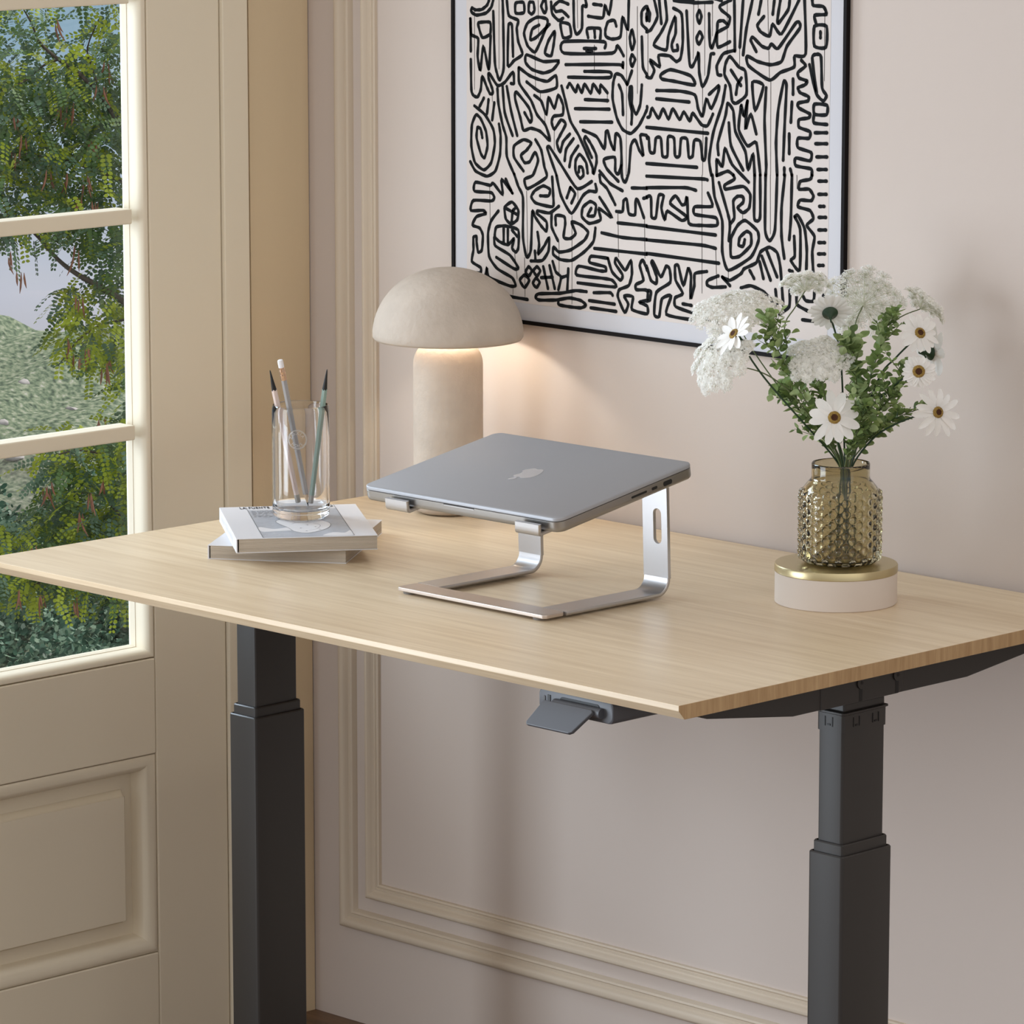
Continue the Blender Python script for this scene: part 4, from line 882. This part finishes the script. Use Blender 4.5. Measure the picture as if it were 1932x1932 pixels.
JD = depth_of(JC)
def fp(u, v, dd=0): return at(u, v, JD+dd)
def to_world(a, b, c): return (RIGHT*a+UP*b-FWD*c).normalized()      # right, up, towards the photographer
def stem_path(pts, dd, neck_u, bottom_u, nd):
    "from the bloom down through the neck of the jar to its floor"
    P = [fp(u, v, dd+(nd-dd)*i/len(pts)) for i, (u, v) in enumerate(pts)]
    P += [fp(neck_u, 872, nd), fp((neck_u*2+bottom_u)/3, 925, nd*.8), fp(bottom_u, 1046, nd*.4)]
    return smooth_pts(P, 5)
def petals_bm(c, n, count, L_, wd, curl, seed):
    rnd = random.Random(seed); bm = BM(); n = n.normalized(); a = n.orthogonal().normalized(); b = n.cross(a)
    for k in range(count):
        th = 2*math.pi*(k+rnd.uniform(-.18, .18))/count; d = a*math.cos(th)+b*math.sin(th); s = n.cross(d)
        l = L_*rnd.uniform(.86, 1.06); w = wd*rnd.uniform(.85, 1.1); cu = curl*rnd.uniform(.5, 1.5); tw = rnd.uniform(-.25, .25); lay = rnd.uniform(-.0006, .0006)
        rows = []
        for t, ww in ((.10, .45), (.25, .72), (.45, .95), (.65, 1.0), (.82, .86), (.94, .55), (1.0, .12)):
            ctr = c+d*(l*t)+n*(lay+.0015*math.sin(t*math.pi)-cu*l*t*t)
            sv = (s*math.cos(tw*t)+n*math.sin(tw*t))*(w*ww/2)
            rows.append([bm.verts.new(ctr-sv+n*.0006), bm.verts.new(ctr-sv*.35), bm.verts.new(ctr+sv*.35), bm.verts.new(ctr+sv+n*.0006)])
        for r0, r1 in zip(rows, rows[1:]):
            for i in range(3): bm.faces.new((r0[i], r0[i+1], r1[i+1], r1[i]))
    return bm
def daisy(label, c, n, count, L_, wd, curl, stem, seed, eye=.0072):
    n = n.normalized(); rt = thing('daisy', stem[-1], label, 'flower', 'daisies in the jar')
    bm = BM(); tube(bm, stem, .00115, 7); mesh_obj('stem', bm, M_stem, rt, smooth=60)
    mesh_obj('petals', petals_bm(c, n, count, L_, wd, curl, seed), M_petal, rt, smooth=180)
    Mx = Matrix.Translation(c) @ n.to_track_quat('Z', 'Y').to_matrix().to_4x4()
    bm = BM(); lathe(bm, [(eye, -.0005), (eye*1.02, .0012), (eye*.92, .0026), (eye*.72, .0034), (eye*.50, .0032)], (0, 0, 0), 28); bmesh.ops.transform(bm, matrix=Mx, verts=bm.verts); ey = mesh_obj('pollen_ring', bm, M_ring, rt, smooth=60)
    bm = BM(); lathe(bm, [(eye*.56, .0028), (eye*.50, .0036), (eye*.25, .0030), (0, .0026)], (0, 0, 0), 24); bmesh.ops.transform(bm, matrix=Mx, verts=bm.verts); mesh_obj('flower_eye', bm, M_disc, ey, smooth=60)
    bm = BM(); lathe(bm, [(0, -.0125), (.0014, -.012), (.0022, -.0085), (.0050, -.0048), (.0088, -.0022), (.0095, -.0008), (.007, -.0003), (0, -.0003)], (0, 0, 0), 24); bmesh.ops.transform(bm, matrix=Mx, verts=bm.verts); mesh_obj('calyx', bm, M_stem, rt, smooth=60)
    return rt
def calyx_end(c, n): return c-n.normalized()*.011
PX = 1/1590.0                                     # metres per pixel at the jar's distance
DA = [  # label, (u, v), dd, normal (right, up, to viewer), petals, length px, width px, curl, stem pixels, neck, bottom, neck depth
 ('white daisy facing forward low in the middle of the bouquet, just above the jar', (1574, 788), -.045, (.02, .10, 1), 12, 54, 19, .05, [(1580, 830)], 1589, 1600, -.012),
 ('white daisy drooping to the far right of the bouquet with long ragged petals', (1769, 778), -.02, (.42, .06, .9), 13, 50, 14, .10, [(1735, 783), (1690, 800), (1650, 825)], 1612, 1560, .004),
 ('round white daisy with many short petals at the right of the bouquet', (1733, 701), -.03, (.0, .03, 1), 22, 33, 11, .02, [(1706, 713), (1680, 735), (1640, 775)], 1608, 1575, -.004),
 ('white daisy high on the right of the bouquet, directly above the rounder one', (1735, 629), -.015, (.30, .32, .85), 14, 43, 15, .12, [(1722, 643), (1690, 675), (1655, 720)], 1604, 1585, .010),
 ('white daisy turned away at the right edge of the bouquet, showing its dark calyx', (1757, 665), .03, (.85, .02, -.42), 8, 58, 24, .05, [(1745, 680), (1690, 740), (1640, 800)], 1606, 1600, .014),
 ('white daisy seen from below at the top centre, dark green calyx on a tall stem', (1566, 590), .01, (-.02, .62, -.72), 20, 42, 14, .0, [(1572, 614), (1584, 660), (1589, 720), (1591, 790)], 1594, 1590, .006),
 ('white daisy looking up to the left among the lace flowers', (1386, 631), -.062, (-.66, .46, .50), 11, 46, 16, -.12, [(1400, 650), (1440, 710), (1500, 780)], 1580, 1620, .0),
]
for i, (lab, uv, dd, nn, cnt, L_, wd, cu, st, nu_, bu, nd) in enumerate(DA):
    c = fp(*uv, dd); n = to_world(*nn)
    P = [fp(u, v, dd+(nd-dd)*(k+1)/(len(st)+1)) for k, (u, v) in enumerate(st)]
    P = [calyx_end(c, n), calyx_end(c, n)-n*.006] + P + [fp(nu_, 872, nd), fp((nu_*2+bu)/3, 925, nd*.8), fp(bu, 1046, nd*.4)]
    daisy(lab, c, n, cnt, L_*PX, wd*PX, cu, smooth_pts(P, 5), 40+i, eye=(.0105 if i in (0, 2) else .0095)*.72)

def lace(label, uv, dd, axis, rad, cone, stem, nu_, bu, nd, seed, nray=26, per=24):
    "umbel: rays fan out from the stem tip to flat clusters of tiny florets"
    rnd = random.Random(seed); ax = to_world(*axis); tip = fp(*uv, dd); a = ax.orthogonal().normalized(); b = ax.cross(a)
    P = [tip]+[fp(u, v, dd+(nd-dd)*(k+1)/(len(stem)+1)) for k, (u, v) in enumerate(stem)]+[fp(nu_, 872, nd), fp((nu_*2+bu)/3, 925, nd*.8), fp(bu, 1046, nd*.4)]
    st = smooth_pts(P, 5); rt = thing('lace_flower', st[-1], label, 'flower', 'white lace flowers in the jar')
    bm = BM(); tube(bm, st, [.0006+.0005*min(1, i/20) for i in range(len(st))], 6); mesh_obj('stem', bm, M_stem2, rt, smooth=60)
    br_, fl = BM(), BM(); h = rad/math.tan(R(cone))
    for k in range(nray):
        q = math.sqrt((k+.5)/nray); th = k*2.39996+rnd.uniform(-.2, .2); rr = rad*q
        top = tip+(a*math.cos(th)+b*math.sin(th))*rr+ax*(h*(1-.42*q*q)+rnd.uniform(-.002, .002)); mid = (tip+top)/2+ax*(.10*rr)
        tube(br_, [tip, mid, top], .00028, 4, cap=False)
        dn = (top-tip).normalized(); dn = (dn*.5+ax*.5).normalized(); da = dn.orthogonal().normalized(); db = dn.cross(da); cr_ = rad*.25*(1.1-.25*q)
        for j in range(per):
            q2 = math.sqrt((j+.5)/per); t2 = j*2.39996+k; p = top+(da*math.cos(t2)+db*math.sin(t2))*(cr_*q2)+dn*(.003*(1-q2*q2)+rnd.uniform(-.0008, .0008))
            if j % 2 == 0: tube(br_, [top-dn*.002, p], .00016, 3, cap=False)
            fn = (dn+Vector((rnd.gauss(0, .4), rnd.gauss(0, .4), rnd.gauss(0, .4)))).normalized(); fa = fn.orthogonal().normalized(); fb = fn.cross(fa); s = rnd.uniform(.0016, .0025)
            c0 = fl.verts.new(p); vs = [fl.verts.new(p+(fa*math.cos(q3*math.pi/5)+fb*math.sin(q3*math.pi/5))*(s if q3 % 2 == 0 else s*.5)+fn*(.0003 if q3 % 2 == 0 else 0)) for q3 in range(10)]
            for q3 in range(10): fl.faces.new((c0, vs[q3], vs[(q3+1) % 10]))
    mesh_obj('flower_rays', br_, M_ray, rt); mesh_obj('florets', fl, M_lace, rt)
LA = [
 ('broad white lace flower cluster at the upper left of the bouquet, against the print', (1392, 612), .025, (-.12, .88, .45), .052, 62, [(1420, 660), (1470, 730), (1540, 810)], 1582, 1610, .004, 44, 30),
 ('white lace flower cluster hanging lowest at the left edge of the bouquet', (1374, 690), -.03, (-.62, .45, .62), .042, 60, [(1420, 697), (1460, 715), (1500, 750), (1545, 810)], 1584, 1605, -.010, 34, 28),
 ('small white lace flower cluster at the top, left of the daisy seen from below', (1519, 549), .035, (.0, .85, -.32), .029, 62, [(1500, 580), (1480, 620), (1500, 700), (1550, 800)], 1587, 1580, .012, 22, 24),
 ('large white lace flower cluster at the top of the bouquet crossing the frame corner', (1628, 577), .045, (.10, .55, -.72), .046, 66, [(1614, 610), (1611, 650), (1618, 700), (1612, 800)], 1600, 1575, .014, 40, 26),
 ('white lace flower cluster nestled at the heart of the bouquet among green leaves', (1545, 690), -.02, (-.08, .66, .70), .037, 62, [(1555, 740), (1570, 800)], 1588, 1595, -.005, 36, 30),
 ('white lace flower cluster standing alone at the upper right of the bouquet', (1736, 583), .03, (.62, .70, -.15), .028, 64, [(1690, 605), (1660, 660), (1630, 750)], 1604, 1570, .008, 22, 24),
]
for i, (lab, uv, dd, ax, rad, cone, st, nu_, bu, nd, nr, pr_) in enumerate(LA): lace(lab, uv, dd, ax, rad, cone, st, nu_, bu, nd, 70+i, nr, int(pr_*2.1))

def leaf_branch(label, px, dd0, dd1, n, r0, r1, seed, start=.16, bu=1590, spread=.9):
    rnd = random.Random(seed); P = [fp(u, v, dd0+(dd1-dd0)*i/(len(px)-1)) for i, (u, v) in enumerate(px)]
    Q = smooth_pts([fp((px[0][0]*2+bu)/3, 985, 0), fp((px[0][0]*3+bu)/4, 925, dd0*.7)]+P, 7); k0 = 14
    rt = thing('leafy_branch', Q[0], label, 'foliage', 'leafy green branches in the jar')
    bm = BM(); tube(bm, Q, [.0012-.0008*i/len(Q) for i in range(len(Q))], 6)
    lf = BM(); path = Q[k0:]; m = len(path)
    def leaf(p, d, r, mi):
        side = d.cross(Vector((0, 0, 1))); side = side.normalized() if side.length > .1 else RIGHT.copy()
        side = (Matrix.Rotation(rnd.uniform(-1.1, 1.1), 3, d) @ side).normalized(); nn = side.cross(d).normalized(); fold = rnd.uniform(.10, .45)
        base = lf.verts.new(p); tip_ = lf.verts.new(p+d*r*2.0+nn*r*rnd.uniform(-.15, .15)); mids = [lf.verts.new(p+d*r*t-nn*r*.10) for t in (.7, 1.35)]
        for sg in (-1, 1):
            e = [lf.verts.new(p+d*r*t+side*sg*r*w_+nn*fold*r*w_) for t, w_ in ((.30, .50), (.75, .82), (1.20, .80), (1.70, .46))]
            for f in ([base, e[0], e[1], mids[0]], [mids[0], e[1], e[2], mids[1]], [mids[1], e[2], e[3], tip_]):
                lf.faces.new(f if sg > 0 else list(reversed(f))).material_index = mi
    def along(path, n, st, r0, r1):
        m = len(path)
        for k in range(n):
            t = st+(1-st)*(k+rnd.uniform(0, .8))/n; i = min(m-2, int(t*(m-1))); f = t*(m-1)-i; p = path[i].lerp(path[i+1], f); d = (path[i+1]-path[i]).normalized()
            th = k*2.4+rnd.uniform(-.5, .5); a = d.orthogonal().normalized(); b = d.cross(a); o = (a*math.cos(th)+b*math.sin(th)); r = (r0+(r1-r0)*t)*rnd.uniform(.7, 1.2)
            dv = (o*spread+d*.6+Vector((rnd.gauss(0, .2), rnd.gauss(0, .2), rnd.gauss(0, .2)))).normalized(); q = rnd.random()
            leaf(p+o*.0015, dv, r, 1 if q < .30 else (2 if q < .52 else 0))
    along(path, n, start, r0, r1)
    for k in range(int(n*.16)):                     # side twigs
        t = rnd.uniform(.25, .92); i = int(t*(m-2)); p = path[i]; d = (path[i+1]-path[i]).normalized(); o = (d*.75+to_world(rnd.uniform(-1, 1), rnd.uniform(-.3, .6), rnd.uniform(-.7, .7))*.8).normalized(); L2 = rnd.uniform(.018, .036)
        tw = [p+o*(L2*s)+Vector((0, 0, .12*L2*s*s)) for s in (0, .33, .66, 1)]; tube(bm, tw, [.0006, .0005, .0004, .0003], 4); along(smooth_pts(tw, 3), 9, .2, r0*.8, r1*.8)
    mesh_obj('stem', bm, M_stem2, rt, smooth=60); mesh_obj('leaves', lf, [M_leafA, M_leafB, M_leafC], rt)
for a in (
 ('green leafy branch sweeping furthest up left to the lace flowers', [(1586, 872), (1562, 825), (1525, 765), (1490, 705), (1462, 645), (1445, 592)], -.008, -.03, 62, .0042, .0062, 1, .16, 1605),
 ('green leafy branch low on the left side of the bouquet', [(1582, 874), (1558, 835), (1525, 795), (1492, 757), (1468, 728)], .0, .01, 52, .0046, .0064, 2, .14, 1612),
 ('green leafy branch in the middle behind the front daisy', [(1592, 870), (1575, 815), (1552, 760), (1540, 715), (1533, 668)], .008, .02, 52, .0040, .0050, 3, .14, 1588),
 ('green leafy branch rising furthest up right towards the frame corner', [(1600, 872), (1615, 810), (1634, 745), (1652, 680), (1672, 620), (1688, 586)], .004, .02, 66, .0046, .0060, 4, .16, 1580),
 ('green leafy branch with the largest round leaves right of the tall daisy stem', [(1597, 872), (1606, 800), (1616, 735), (1612, 680), (1605, 648)], -.004, -.03, 44, .0046, .0080, 5, .2, 1575),
 ('green leafy branch leaning to the round daisy on the right', [(1603, 874), (1625, 825), (1660, 775), (1690, 730), (1716, 680)], -.010, -.02, 54, .0046, .0050, 6, .16, 1570),
 ('green leafy branch reaching lowest on the right side of the bouquet', [(1604, 876), (1632, 838), (1668, 803), (1705, 782), (1748, 768)], .012, .0, 46, .0044, .0052, 7, .16, 1565),
 ('short green leafy branch rising straight up just above the jar neck', [(1595, 876), (1606, 845), (1622, 800), (1628, 760)], -.018, -.04, 40, .0042, .0050, 8, .08, 1598)): leaf_branch(*a[:4], int(a[4]*1.2), a[5]*1.12, a[6]*1.12, *a[7:])
